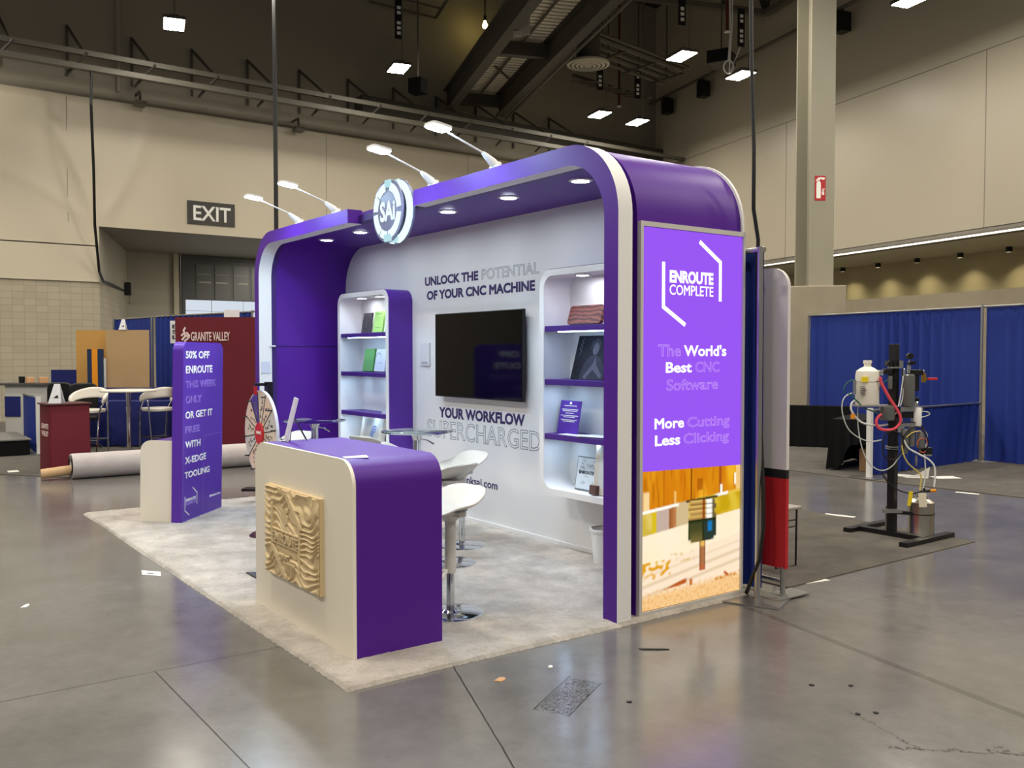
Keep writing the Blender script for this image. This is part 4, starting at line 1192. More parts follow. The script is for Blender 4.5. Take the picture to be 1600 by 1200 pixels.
obj('inner_shelf', MB().box(CX0 + 0.03, CX1 - 0.03, CY0 + 0.02, CY1 - 0.03, 0.55, 0.57), CREAM, ct)

# carved relief plaque on the counter front
PX0, PX1, PZ0, PZ1 = -1.512, -0.71, 0.285, 0.833
WOODC = M('pale_carved_wood', (216, 192, 148), 0.55, noise_amt=0.05, noise_scale=6)
pq = thing('carved_plaque', 'carved pale wood plaque on the cream counter front', 'plaque', (-1.11, 0.2, PZ0))
def sstep(a, b, x):
    t_ = min(1, max(0, (x - a) / (b - a))); return t_ * t_ * (3 - 2 * t_)
def bar(u, v, u0, v0, u1, v1, w):
    dx, dy = u1 - u0, v1 - v0; L2 = dx * dx + dy * dy
    t_ = min(1, max(0, ((u - u0) * dx + (v - v0) * dy) / L2))
    return math.hypot(u - u0 - t_ * dx, v - v0 - t_ * dy) < w
def relief(u, v):
    """height of the carving, u to the right, v up"""
    if u < 0.008 or u > 0.992 or v < 0.008 or v > 0.992:
        return 0.004
    w = nz(u * 2.2, v * 2.2, 1) * 1.0 + nz(u * 6.0, v * 6.0, 4) * 0.28
    ph = (v * 15.0 + w * 5.0 + 0.9 * math.sin(u * 9) - u * 4.0)
    h = 0.017 * (0.5 + 0.5 * math.sin(ph * 2 * PI * 0.8)) ** 0.7
    inside = 0.165 < u < 0.69 and 0.27 < v < 0.80
    if inside:
        h = 0.011 * (0.5 + 0.5 * math.sin((v * 13 + nz(u * 5, v * 5, 9) * 1.5 + u * 8) * 2 * PI)) ** 0.8
        if 0.50 < v < 0.80:                        # a hill with a small rider's shape on it
            k = abs(u - 0.43)
            if v < 0.70 - k * 0.8: h += 0.005
            if math.hypot((u - 0.41) / 0.06, (v - 0.68) / 0.08) < 1: h = 0.017
            if math.hypot((u - 0.44) / 0.035, (v - 0.77) / 0.035) < 1: h = 0.018
        if 0.385 < v < 0.525:
            h = -0.004
    for b_ in ((0.165, 0.80, 0.165, 0.34, 0.014), (0.165, 0.34, 0.42, 0.04, 0.028), (0.69, 0.16, 0.69, 0.64, 0.014), (0.69, 0.64, 0.43, 0.97, 0.03)):
        if bar(u, v, *b_): h = 0.020
    for v0 in (0.38, 0.53):
        if 0.18 < u < 0.68 and abs(v - v0) < 0.009: h = 0.019
    return h
mb = MB()
YP = CY0 - 0.024
mb.grid(lambda u, v: (PX0 + (PX1 - PX0) * u, YP - relief(u, v), PZ0 + (PZ1 - PZ0) * v), 210, 180)
obj('carving', mb, WOODC, pq, smooth=50, recalc=False)
obj('board', MB().box(PX0, PX1, YP - 0.002, CY0, PZ0, PZ1), WOODC, pq)
PF = plane_frame((0, YP - 0.002, 0), (1, 0, 0))
pw = PX1 - PX0; ph_ = PZ1 - PZ0
me = letters('ENROUTE', PX0 + 0.185 * pw, PX0 + 0.67 * pw, PZ0 + 0.40 * ph_, PZ0 + 0.512 * ph_, bold=0.03, thick=0.022)
me.transform(PF)
obj('lettering', me, WOODC, pq, recalc=False)
for s, v0, v1, u0, u1 in (('MADE', 0.235, 0.285, 0.30, 0.50), ('WITH', 0.165, 0.215, 0.40, 0.60)):
    me = letters(s, PX0 + u0 * pw, PX0 + u1 * pw, PZ0 + v0 * ph_, PZ0 + v1 * ph_, bold=0.05, thick=0.024)
    me.transform(PF)
    obj('lettering', me, WOODC, pq, recalc=False)

tag(obj('paper_card', MB().prism([(-0.565, 0.25), (-0.485, 0.232), (-0.445, 0.35), (-0.560, 0.395)], CZ, CZ + 0.0015, lambda a, b, d: (a, b, d)), M('lilac_card', (214, 210, 226), 0.4)), 'small pale card lying on the purple counter top', 'card')
# the table-top sign in its wire stand, seen nearly from the side
SM = Matrix.Translation((-1.615, 0.355, CZ)) @ Matrix.Rotation(math.radians(-18), 4, 'Z')
t = thing('tabletop_sign', 'white sign panel leaning in a black wire easel on the counter', 'sign', (-1.615, 0.355, CZ), math.radians(-18))
TL = Matrix.Rotation(math.radians(-14), 4, 'X')
obj('panel', MB().box(-0.11, 0.11, -0.006, 0.006, 0.004, 0.285, TL), M('white_acrylic_sign', (226, 228, 236), 0.3), t, local=True)
mb = MB()
for x in (-0.07, 0.07):
    mb.tube([(x, -0.03, 0.025), (x, -0.028, 0.004), (x, 0.02, 0.004), (x, 0.045, 0.17), (x * 0.7, 0.13, 0.004)], 0.0035, 6)
mb.tube([(-0.07, 0.03, 0.09), (0.07, 0.03, 0.09)], 0.003, 6)
obj('easel', mb, BLACKM, t, local=True)

# ------------------------------------------------------------------ kiosk with the tall offer panel
KM = Matrix(((0.672, -0.741, 0, -4.870), (0.741, 0.672, 0, 0.632), (0, 0, 1, 0.018), (0, 0, 0, 1)))
kt = thing('offer_kiosk', 'kiosk with tall purple 50% OFF panel beside a low cream cabinet', 'kiosk', (-4.87, 0.632, 0.018))
kt_lean = Matrix.Rotation(math.radians(1.2), 4, Vector((-0.81, 0.59, 0)))
def KP(mb):
    T = Matrix.Translation((-4.87, 0.632, 0.018)) @ kt_lean @ Matrix.Translation((4.87, -0.632, -0.018)) @ KM
    mb.v = [tuple(T @ Vector(p)) for p in mb.v]
    return mb
# local frame: x = outwards from the panel's face, y = along the face away from the viewer, z up
KPUR = M('purple_offer_panel', (88, 46, 164), 0.4)
pan = round_rect(0, 0.90, 0.0, 1.735, 0.085, 6)
pan = [(0.90, 0.0)] + arc(0.90 - 0.09, 1.735 - 0.09, 0.09, 0, 90, 8) + arc(0.09, 1.735 - 0.09, 0.09, 90, 180, 8) + [(0.0, 0.0)]
obj('panel', KP(MB().prism(pan, -0.105, 0.0, lambda a, b, d: (d, a, b))), KPUR, kt, smooth=30)
cab = [(-0.43, 0.0), (-0.105, 0.0), (-0.105, 0.785)] + arc(-0.43 + 0.10, 0.785 - 0.10, 0.10, 90, 180, 8)
obj('cabinet_front', KP(MB().prism(cab, 0.02, 0.04, lambda a, b, d: (a, d, b))), CREAM, kt)
cab2 = [(-0.425, 0.0), (-0.107, 0.0), (-0.107, 0.78)] + arc(-0.425 + 0.10, 0.78 - 0.10, 0.10, 90, 180, 8)
obj('cabinet', KP(MB().prism(cab2, 0.04, 0.62, lambda a, b, d: (a, d, b))), PURPLE, kt, smooth=30)
obj('monitor', KP(MB().box(-0.15, -0.106, 0.10, 0.80, 1.05, 1.50)), BLACK, kt, bevel=0.005)
KT = Matrix.Translation((-4.87, 0.632, 0.018)) @ kt_lean @ Matrix.Translation((4.87, -0.632, -0.018)) @ KM
KF = KT @ Matrix(((0, 0, 1, 0), (1, 0, 0, 0), (0, 1, 0, 0), (0, 0, 0, 1)))
LILAC = M('lilac_outline_print', (176, 146, 232), 0.5)
for s, r, k in (('50% OFF', (0.05, 0.575, 1.575, 1.650), 1), ('ENROUTE', (0.055, 0.645, 1.432, 1.508), 1), ('THIS WEEK', (0.05, 0.735, 1.293, 1.362), 0), ('ONLY', (0.055, 0.40, 1.145, 1.215), 0),
                ('OR GET IT', (0.055, 0.655, 0.995, 1.066), 1), ('FREE', (0.055, 0.37, 0.858, 0.922), 0), ('WITH', (0.058, 0.385, 0.710, 0.778), 1), ('X-EDGE', (0.052, 0.515, 0.560, 0.628), 1), ('TOOLING', (0.05, 0.60, 0.420, 0.484), 1)):
    if k:
        write(kt, KF, s, r, WHITE_INK, bold=0.035)
    else:
        write(kt, KF, s, r, LILAC, outline=0.022)
for _q in ([(0.062, 0.245), (0.062, 0.112), (0.155, 0.055)], [(0.222, 0.318), (0.318, 0.254), (0.318, 0.138)]):
    obj('logo_bracket', stroke(MB(), _q, 0.012, KF), WHITE_INK, kt, recalc=False)
write(kt, KF, 'ENROUTE', (0.085, 0.29, 0.192, 0.222), WHITE_INK, bold=0.04)
write(kt, KF, 'COMPLETE', (0.085, 0.29, 0.158, 0.186), LILAC, bold=0.01)
write(kt, KF, 'thinksai.com', (0.60, 0.86, 0.160, 0.184), WHITE_INK, bold=0.02)
mb = MB()
for q in ([(0.012, 0.03), (0.012, 0.80)], [(0.455, 0.03), (0.455, 0.80)], [(0.455, 0.803), (0.89, 0.803)], [(0.888, 0.03), (0.888, 0.80)]):
    stroke(mb, q, 0.004, KF)
stroke(mb, [(0.012, 0.012), (0.89, 0.012)], 0.005, KF)
obj('sleeve_edge', mb, M('pale_sleeve_edge', (150, 124, 204), 0.3), kt, recalc=False)

# ------------------------------------------------------------------ prize wheel
WX, WY, WZ, WR = -3.88, 1.06, 0.93, 0.385
wt = thing('prize_wheel', 'white prize wheel with red hub on a black stand behind the counter', 'prize wheel', (WX, WY, 0.02))
PCOL = [M('wheel_cream', (222, 208, 192), 0.5), M('wheel_pink', (226, 200, 182), 0.5), M('wheel_grey', (206, 202, 198), 0.5), M('wheel_violet', (78, 62, 150), 0.5), M('wheel_rim', (214, 212, 222), 0.4)]
nseg = 12
WPRINT = M('wheel_print', (120, 112, 110), 0.6)
obj('disc', MB().prism(ellipse(WX, WZ, WR, WR, 64), WY - 0.02, WY + 0.006, yrot), PCOL[4], wt, smooth=30)
for k in range(nseg):
    a0 = 360 / nseg * k + 8; a1 = a0 + 360 / nseg
    sg_ = MB()
    sg_.poly([(a, WY - 0.0205, b) for a, b in [(WX, WZ)] + arc(WX, WZ, WR - 0.012, a0, a1, 8)])
    sg_.mi = 1
    am = math.radians(360 / nseg * (k + 0.5) + 8)
    rr = random.Random(k + 3)
    for q in range(7):
        r_ = 0.15 + 0.025 * q + rr.uniform(-0.01, 0.01); a = am + rr.uniform(-0.16, 0.16) * (0.5 + r_)
        x, z = WX + r_ * math.cos(a), WZ + r_ * math.sin(a)
        w_, h_ = rr.uniform(0.008, 0.02), rr.uniform(0.005, 0.014)
        sg_.poly([(x - w_, WY - 0.0215, z - h_), (x + w_, WY - 0.0215, z - h_), (x + w_, WY - 0.0215, z + h_), (x - w_, WY - 0.0215, z + h_)])
    obj('segment', sg_, [PCOL[3] if k == 3 else PCOL[(2, 1, 0)[k % 3]], WPRINT], wt, recalc=False)
mb = MB()
for k in range(nseg):
    a = math.radians(360 / nseg * k + 8)
    c, s = math.cos(a), math.sin(a)
    mb.beam((WX + 0.09 * c, WY - 0.022, WZ + 0.09 * s), (WX + (WR - 0.01) * c, WY - 0.022, WZ + (WR - 0.01) * s), 0.007, 0.003, up=(0, -1, 0))
obj('divider', mb, BLACK, wt)
mb = MB()
for k in range(nseg):
    a = math.radians(360 / nseg * k + 8)
    c, s = math.cos(a), math.sin(a)
    mb.tube([(WX + (WR - 0.03) * c, WY - 0.02, WZ + (WR - 0.03) * s), (WX + (WR - 0.03) * c, WY - 0.06, WZ + (WR - 0.03) * s)], 0.006, 8)
obj('peg', mb, BLACK, wt)
obj('hub', MB().prism(ellipse(WX, WZ, 0.098, 0.098, 32), WY - 0.035, WY - 0.02, yrot), M('red_hub', (198, 34, 30), 0.35), wt, bevel=0.004)
HF = plane_frame((0, WY - 0.035, 0), (1, 0, 0))
write(wt, HF, 'CHANCE', (WX - 0.06, WX + 0.06, WZ - 0.005, WZ + 0.022), WHITE_INK, bold=0.03)
obj('stand_post', MB().box(WX + 0.01, WX + 0.05, WY + 0.03, WY + 0.07, 0.02, WZ + 0.46).box(WX - 0.01, WX + 0.07, WY + 0.025, WY + 0.075, WZ + 0.3, WZ + 0.46), BLACKM, wt)
obj('pointer_arm', MB().box(WX - 0.02, WX + 0.03, WY - 0.07, WY + 0.04, WZ + 0.425, WZ + 0.45), BLACKM, wt)
obj('pointer', MB().prism([(WX - 0.02, WZ + 0.425), (WX + 0.02, WZ + 0.425), (WX + 0.004, WZ + 0.345), (WX - 0.004, WZ + 0.345)], WY - 0.07, WY - 0.05, yrot), M('red_pointer', (200, 30, 44), 0.4), wt)
obj('stand_foot', MB().lathe([(0.0, 0.055), (0.17, 0.045), (0.19, 0.03), (0.19, 0.02), (0, 0.02)], (WX + 0.06, WY + 0.05, 0), 36), M('dark_maroon_foot', (58, 22, 26), 0.4), wt, smooth=40)
# tray on a bent leg further back and dark mat
t = thing('small_tray_stand', 'small black tray on a thin bent leg at the carpet edge behind the kiosk', 'stand', (-5.70, 1.72, 0.02))
obj('tray', MB().box(-0.12, 0.12, -0.08, 0.08, 0.0, 0.025, Matrix.Translation((-5.60, 1.62, 0.16)) @ Matrix.Rotation(0.9, 4, 'Z')), BLACK, t)
obj('leg', MB().tube([(-5.60, 1.62, 0.165), (-5.54, 1.66, 0.12), (-5.48, 1.70, 0.04), (-5.42, 1.76, 0.024), (-5.30, 1.80, 0.024)], 0.008, 6), BLACKM, t)
tag(obj('floor_mat', MB().prism([(-2.55, 0.42), (-1.85, 0.42), (-1.85, 0.66), (-2.40, 0.66)], 0.024, 0.034, lambda a, b, d: (a, b, d)), M('dark_grey_mat', (62, 62, 68), 0.8)), 'dark grey mat on the carpet at the counter end', 'mat')

# ------------------------------------------------------------------ bar stools
SEAT = M('white_moulded_seat', (208, 204, 193), 0.45)
def seat_mesh():
    mb = MB()
    nu, nv = 22, 26
    def fn(a, b):
        # a around the section, b from front to back: a rounded square saddle that sweeps up at the back
        y = -0.19 + 0.40 * b
        half = 0.21 * max(0.0, 1 - abs(2 * b - 1) ** 2.6) ** (1 / 2.2)
        half = max(half, 0.035)
        x = (2 * a - 1) * half
        z = 0.0
        z += 0.115 * sst(0.40, 1.05, b) ** 1.2
        z -= 0.035 * (1 - sst(0.0, 0.22, b))
        z += 0.035 * (abs(2 * a - 1) ** 2.2) * math.sin(PI * b)
        z -= 0.02 * math.exp(-((b - 0.45) / 0.2) ** 2) * (1 - abs(2 * a - 1))
        return (x, y, 0.668 + z)
    return mb.grid(fn, nu, nv)
st0 = thing('bar_stool', 'white moulded bar stool behind the counter, nearest of the booth stools', 'bar stool', (-0.795, 1.092, 0.022), 0.0, 'white bar stools in the booth')
obj('seat', seat_mesh(), SEAT, st0, smooth=60, local=True, solid=0.016, subdiv=1)
obj('seat_mount', MB().lathe([(0.04, 0.58), (0.07, 0.632), (0.11, 0.648), (0.0, 0.65)], (0, 0, 0), 24).box(0.04, 0.11, -0.03, 0.03, 0.615, 0.645), SEAT, st0, smooth=40, local=True)
obj('stem', MB().lathe([(0.0, 0.255), (0.034, 0.255), (0.036, 0.27), (0.034, 0.62), (0, 0.62)], (0, 0, 0), 24), SEAT, st0, smooth=40, local=True)
foot = [(0.0, -0.03, 0.27), (-0.05, -0.10, 0.268), (-0.125, -0.20, 0.265), (-0.10, -0.245, 0.265), (0.0, -0.255, 0.265), (0.10, -0.245, 0.265), (0.125, -0.20, 0.265), (0.05, -0.10, 0.268), (0.0, -0.03, 0.27)]
obj('footrest', MB().tube(foot, 0.012, 8), SEAT, st0, smooth=60, local=True)
obj('column', MB().lathe([(0.026, 0.015), (0.026, 0.30), (0, 0.30)], (0, 0, 0), 24), CHROME, st0, smooth=40, local=True)
obj('base', MB().lathe([(0.0, 0.03), (0.045, 0.026), (0.06, 0.014), (0.19, 0.010), (0.207, 0.004), (0.207, 0.0), (0, 0)], (0, 0, 0), 48), CHROME, st0, smooth=30, local=True)
st0.rotation_euler = (0, 0, math.radians(12))
for (x, y, rz, lab) in ((-1.954, 1.812, -78, 'white moulded bar stool behind the nearest one, its seat partly covering the web address'),
                        (-2.443, 2.247, 4, 'white moulded bar stool standing closest to the back wall under the television'),
                        (-5.18, 1.88, 20, 'white moulded bar stool at the glass table before the purple left wall'),
                        (-4.42, 2.42, 200, 'white moulded bar stool in front of the left shelf unit'),
                        (-3.50, 2.28, 150, 'white moulded bar stool between the left shelf unit and the glass table')):
    dup(st0, (x, y, 0.022), math.radians(rz), lab)

# ------------------------------------------------------------------ glass tables
GLASS = bpy.data.materials.new('tinted_glass'); GLASS.use_nodes = True
nt = GLASS.node_tree
pb = nt.nodes['Principled BSDF']; pb.inputs['Base Color'].default_value = (0.72, 0.84, 0.80, 1); pb.inputs['Roughness'].default_value = 0.02
pb.inputs['Transmission Weight'].default_value = 1.0; pb.inputs['IOR'].default_value = 1.12
g0 = thing('glass_table', 'round glass bar table in front of the left shelf unit, right of the other', 'table', (-2.87, 2.06, 0.022), 0, 'glass bar tables')
obj('tabletop', MB().lathe([(0, 0.938), (0.306, 0.938), (0.312, 0.943), (0.312, 0.945), (0.306, 0.95), (0, 0.95)], (0, 0, 0), 56), GLASS, g0, smooth=40, local=True)
obj('top_plate', MB().lathe([(0.0, 0.936), (0.10, 0.934), (0.105, 0.92), (0.05, 0.915), (0.035, 0.87), (0.0, 0.87)], (0, 0, 0), 28), CHROME, g0, smooth=40, local=True)
obj('column', MB().lathe([(0.034, 0.02), (0.034, 0.87), (0, 0.87)], (0, 0, 0), 24), CHROME, g0, smooth=40, local=True)
obj('base', MB().lathe([(0.0, 0.045), (0.06, 0.04), (0.10, 0.02), (0.21, 0.012), (0.22, 0.0), (0, 0)], (0, 0, 0), 40), CHROME, g0, smooth=30, local=True)
obj('lever', MB().tube([(0.03, 0.0, 0.885), (0.07, 0.06, 0.87), (0.10, 0.11, 0.835)], [0.005, 0.006, 0.009], 8), CHROME, g0, smooth=40, local=True)
dup(g0, (-4.58, 1.87, 0.022), 0.3, 'round glass bar table in front of the purple left wall')

# ------------------------------------------------------------------ waste bin under the right unit
t = thing('waste_bin', 'small white waste bin under the right shelf unit beside the pillar', 'bin', (-1.25, 2.78, 0.02))
obj('bucket', MB().lathe([(0.0, 0.02), (0.085, 0.02), (0.112, 0.285), (0.105, 0.285), (0.08, 0.03), (0, 0.03)], (-1.25, 2.79, 0.0), 32), WHITEP, t, smooth=40)
obj('rim', MB().lathe([(0.112, 0.27), (0.119, 0.272), (0.119, 0.292), (0.108, 0.292)], (-1.25, 2.79, 0), 32), WHITEP, t, smooth=40)

# ------------------------------------------------------------------ loose bits on the floor
PAPER = M('white_paper_scrap', (222, 220, 212), 0.6)
t = thing('floor_label', 'white square label with a dark mark on the floor beside the carpet edge', 'label', (-3.06, -0.12, 0))
obj('sheet', MB().prism([(-3.20, -0.155), (-3.06, -0.185), (-2.93, -0.085), (-3.07, -0.05)], 0.0005, 0.002, lambda a, b, d: (a, b, d)), PAPER, t)
obj('mark', MB().prism([(-3.09, -0.145), (-3.06, -0.15), (-3.02, -0.115), (-3.05, -0.105)], 0.002, 0.0025, lambda a, b, d: (a, b, d)), M('dark_mark', (60, 60, 62), 0.6), t)
def scrap(name, label, x, y, w, l, mat, rz, cat):
    T = Matrix.Translation((x, y, 0.0)) @ Matrix.Rotation(rz, 4, 'Z')
    mb = MB().prism([(-w, -l), (w * 0.7, -l * 0.8), (w, l * 0.3), (w * 0.2, l), (-w * 0.8, l * 0.6)], 0.0005, 0.005, lambda a, b, d: T @ Vector((a, b, d)))
    return tag(obj(name, mb, mat), label, cat)
TAN = M('tan_scrap', (196, 150, 108), 0.7); DARKS = M('dark_scrap', (22, 20, 20), 0.7)
scrap('wood_chip', 'tan scrap on the concrete in front of the carpet', 0.30, 0.70, 0.022, 0.035, TAN, 0.5, 'scrap')
scrap('paper_scrap', 'tiny white scrap on the concrete right of the tan scrap', 0.30, 1.02, 0.012, 0.02, PAPER, 0.9, 'scrap')
scrap('paper_scrap', 'small crumpled white scrap on the open floor left of the carpet', -2.62, -1.02, 0.018, 0.045, PAPER, 1.1, 'scrap')
scrap('zip_tie', 'short dark strip lying on the floor before the purple pillar', 0.42, 1.66, 0.010, 0.085, DARKS, -0.63, 'strip')
for x, y, lab in ((1.62, 1.76, 'in front of the crack at the lower right'), (1.66, 1.84, 'beside another crumb at the lower right'), (1.39, 2.05, 'below the long dark floor stripe'), (0.90, 1.02, 'beside the scuffed glue patch'), (1.27, 1.90, 'on the open floor past the light box'), (2.02, 0.70, 'near the bottom edge of the picture')):
    scrap('crumb', 'black crumb on the floor, ' + lab, x, y, 0.010, 0.012, DARKS, x * 7, 'debris')
TAPE = M('white_floor_tape', (216, 212, 204), 0.6)
def tape(label, p, q, w):
    p = Vector((p[0], p[1], 0.001)); q = Vector((q[0], q[1], 0.001))
    return tag(obj('floor_tape', MB().beam(p, q, w, 0.002), TAPE), label, 'tape')
tape('strip of white tape on the floor left of the machine stand', (-1.62, 6.13), (-1.33, 6.21), 0.07)
tape('strip of white tape on the floor right behind the steel canister', (-1.60, 8.65), (-1.35, 8.70), 0.07)
tape('strip of white tape on the floor at the banner foot', (-0.02, 3.52), (0.03, 3.80), 0.06)
# ------------------------------------------------------------------ drapes and banner right behind the booth
BLUE = M('royal_blue_drape', (18, 44, 128), 0.75, noise_amt=0.06, noise_scale=4)
NAVY = M('dark_blue_drape', (16, 26, 96), 0.8)
def pole(t, x, y, h, base=0.2, name='pole', rz=0.0):
    p = obj(name, MB().tube([(x, y, 0.008), (x, y, h)], 0.02, 12), ALU, t, smooth=40)
    obj('base_plate', MB().box(-base, base, -base, base, 0.001, 0.01, Matrix.Translation((x, y, 0)) @ Matrix.Rotation(rz, 4, 'Z')), ALU, p)
    return p
t = thing('drape_wall', 'blue drape on an aluminium pole behind the light box end of the booth', 'drape', (-2.0, 3.02, 0))
obj('cloth', pleats((-6.3, 3.06), (0.045, 3.035), 0.05, 2.33, 0.12, 0.02, 1), BLUE, t, smooth=60, recalc=False)
pole(t, 0.085, 2.955, 2.347, 0.19, rz=0.4)
obj('crossbar', MB().tube([(-6.3, 3.03, 2.33), (0.10, 2.98, 2.33)], 0.018, 8), ALU, t)
t = thing('fabric_banner', 'tall white, black and red fabric banner with rounded corner behind the light box', 'banner', (-0.9, 3.17, 0))
BW = M('banner_white', (206, 200, 198), 0.7); BK = M('banner_black', (20, 20, 22), 0.7); BR_ = M('banner_red', (178, 26, 36), 0.7)
bx0, bx1, bz0, bz1 = -1.9, 0.155, 0.19, 2.22
def strip_(z0, z1, r=None):
    if r:
        return [(bx0, z0), (bx1, z0)] + arc(bx1 - r, z1 - r, r, 0, 90, 8) + arc(bx0 + r, z1 - r, r, 90, 180, 8)
    return [(bx0, z0), (bx1, z0), (bx1, z1), (bx0, z1)]
obj('fabric', MB().prism(strip_(0.86, bz1, 0.13), 3.155, 3.185, yrot), BW, t, smooth=30)
obj('black_band', MB().prism(strip_(0.80, 0.86), 3.155, 3.185, yrot), BK, t)
obj('red_band', MB().prism(strip_(bz0, 0.80), 3.155, 3.185, yrot), BR_, t)
for x in (0.125, -1.86):
    ft = obj('foot_pole', MB().tube([(x, 3.17, 0.01), (x, 3.17, 0.2)], 0.018, 10), ALU, t)
    obj('foot_plate', MB().box(x - 0.06, x + 0.10, 3.0, 3.34, 0.0105, 0.018), ALU, ft)
obj('foot_tube', MB().tube([(-1.86, 3.17, 0.10), (0.125, 3.17, 0.10)], 0.014, 8), ALU, t)
t = thing('wire_chair', 'black wire-legged chair behind the red banner foot', 'chair', (-0.55, 3.9, 0))
obj('leg_frame', MB().tube([(-0.37, 3.98, 0.44), (-0.36, 3.96, 0.01), (-0.375, 3.74, 0.01), (-0.385, 3.70, 0.44)], 0.008, 8), BLACKM, t)
obj('leg_frame', MB().tube([(-0.76, 3.98, 0.44), (-0.78, 3.96, 0.01), (-0.78, 3.74, 0.01), (-0.76, 3.70, 0.44)], 0.008, 8), BLACKM, t)
obj('stretcher', MB().tube([(-0.372, 3.96, 0.36), (-0.38, 3.72, 0.36)], 0.006, 6).tube([(-0.372, 3.96, 0.31), (-0.38, 3.72, 0.31)], 0.006, 6), BLACKM, t)
obj('seat', MB().box(-0.79, -0.35, 3.66, 4.02, 0.44, 0.465), M('grey_seat', (150, 146, 140), 0.6), t, bevel=0.008)

# ------------------------------------------------------------------ grey carpets
GCAR = mat_carpet('grey_aisle_carpet', (58, 54, 48), (96, 90, 80), 140, 0.6, 0.3)
def flat(name, pts, label, z=0.008):
    return tag(obj(name, MB().prism(pts, 0.0005, z, lambda a, b, d: (a, b, d)), GCAR), label, 'carpet')
flat('aisle_carpet', [(0.02, 3.36), (-0.0, 5.97), (-2.9, 6.20), (-6.0, 6.15), (-6.0, 3.36)], 'grey carpet piece with the machine stand at its edge')
flat('aisle_carpet', [(-8.5, 8.62), (-2.67, 8.72), (2.5, 9.02), (2.5, 16.5), (-8.5, 16.5)], 'grey carpet under the blue drape booth on the right')
flat('aisle_carpet', [(-9.05, 0.46), (-8.98, 3.5), (-8.9, 8.0), (-20.5, 9.0), (-20.5, -2.5), (-10.9, -2.5), (-10.45, -0.55)], 'grey carpet under the maroon booth on the left')

# ------------------------------------------------------------------ booth on the right: drapes, tables
t = thing('back_drape', 'tall royal blue back drape right of the concrete column base', 'drape', (-3, 12, 0))
obj('cloth', pleats((-6.40, 12.46), (-2.96, 11.90), 0.03, 2.33, 0.20, 0.05, 3), BLUE, t, smooth=60, recalc=False)
obj('cloth', pleats((-2.90, 11.90), (1.2, 11.20), 0.03, 2.35, 0.24, 0.05, 5), BLUE, t, smooth=60, recalc=False)
for (x, y, h) in ((-6.43, 12.44, 2.36), (-2.93, 11.83, 2.37), (1.25, 11.15, 2.37)):
    pole(t, x, y, h, 0.18)
obj('crossbar', MB().tube([(-6.43, 12.44, 2.33), (-2.93, 11.85, 2.335), (1.25, 11.15, 2.35)], 0.018, 8), ALU, t)
t = thing('side_drape', 'low blue side drape running forward from the tall drape pole', 'drape', (-2.9, 10, 0))
obj('cloth', pleats((-2.93, 11.8), (-2.93, 8.98), 0.02, 0.90, 0.22, 0.05, 9, flare=0.06), BLUE, t, smooth=60, recalc=False)
pf = obj('post', MB().box(-2.93, -2.87, 8.88, 8.94, 0.01, 0.92), M('white_post', (206, 206, 202), 0.4), t)
obj('base_plate', MB().box(-3.10, -2.70, 8.72, 9.12, 0.0085, 0.018), ALU, pf)
obj('crossbar', MB().tube([(-2.9, 8.91, 0.89), (-2.93, 11.83, 0.89)], 0.016, 8), ALU, t)
BCLOTH = M('black_table_cloth', (13, 13, 15), 0.85, spec=0.2)
def skirted(name, label, P, u, L, D, h, drop0, mat, cat='table', seed=0):
    """a table under a cloth: P front left corner, u along the front"""
    u = Vector((u[0], u[1], 0)).normalized(); n = Vector((-u.y, u.x, 0)); P = Vector((P[0], P[1], 0))
    t = thing(name, label, cat, P + u * L / 2 + n * D / 2)
    mb = MB()
    per = [(0, 0)] + [(L * k / 18, 0) for k in range(1, 18)] + [(L, 0)] + [(L, D * k / 8) for k in range(1, 8)] + [(L, D)] + [(L - L * k / 18, D) for k in range(1, 18)] + [(0, D)] + [(0, D - D * k / 8) for k in range(1, 8)]
    top = []; bot = []
    for k, (a, b) in enumerate(per):
        q = P + u * a + n * b
        top.append((q.x, q.y, h))
        o = 0.03 + 0.03 * math.sin(k * 1.9 + seed)
        ca, cb = a - L / 2, b - D / 2
        q2 = P + u * (a + o * (1 if a >= L else -1 if a <= 0 else 0)) + n * (b + o * (1 if b >= D else -1 if b <= 0 else 0))
        z = drop0(a / L) + 0.01 * math.sin(k * 1.3)
        bot.append((q2.x, q2.y, max(0.012, z)))
    mb.poly(top)
    i = len(mb.v); m_ = len(top)
    mb.v += top + bot
    for k in range(m_):
        l = (k + 1) % m_
        mb.f.append([i + k, i + l, i + m_ + l, i + m_ + k]); mb.m.append(0)
    obj('cloth', mb, mat, t, smooth=25)
    for (a, b) in ((0.1, 0.1), (L - 0.1, 0.1), (L - 0.1, D - 0.1), (0.1, D - 0.1)):
        q = P + u * a + n * b
        obj('leg', MB().tube([(q.x, q.y, 0.008), (q.x, q.y, h - 0.03)], 0.016, 8), BLACKM, t)
    return t
skirted('draped_table', 'black draped table farther back, in front of the concrete column base', (-6.12, 11.40), (0.85, 0.53), 1.05, 0.28, 0.72, lambda s: 0.02, BCLOTH)
skirted('draped_table', 'black draped table nearer the aisle, next to the white drape post', (-3.68, 9.20), (0.93, 0.37), 0.66, 1.4, 0.72, lambda s: 0.02 + 0.36 * sst(0.1, 0.45, s), BCLOTH, seed=2)
t = thing('cardboard_box', 'brown cardboard box on the carpet under the nearer black draped table', 'box', (-3.25, 9.62, 0.008))
obj('carton', MB().box(-0.19, 0.19, -0.15, 0.15, 0.0, 0.31), M('brown_cardboard', (148, 112, 78), 0.8), t, local=True, bevel=0.004)
t.rotation_euler = (0, 0, 0.35)
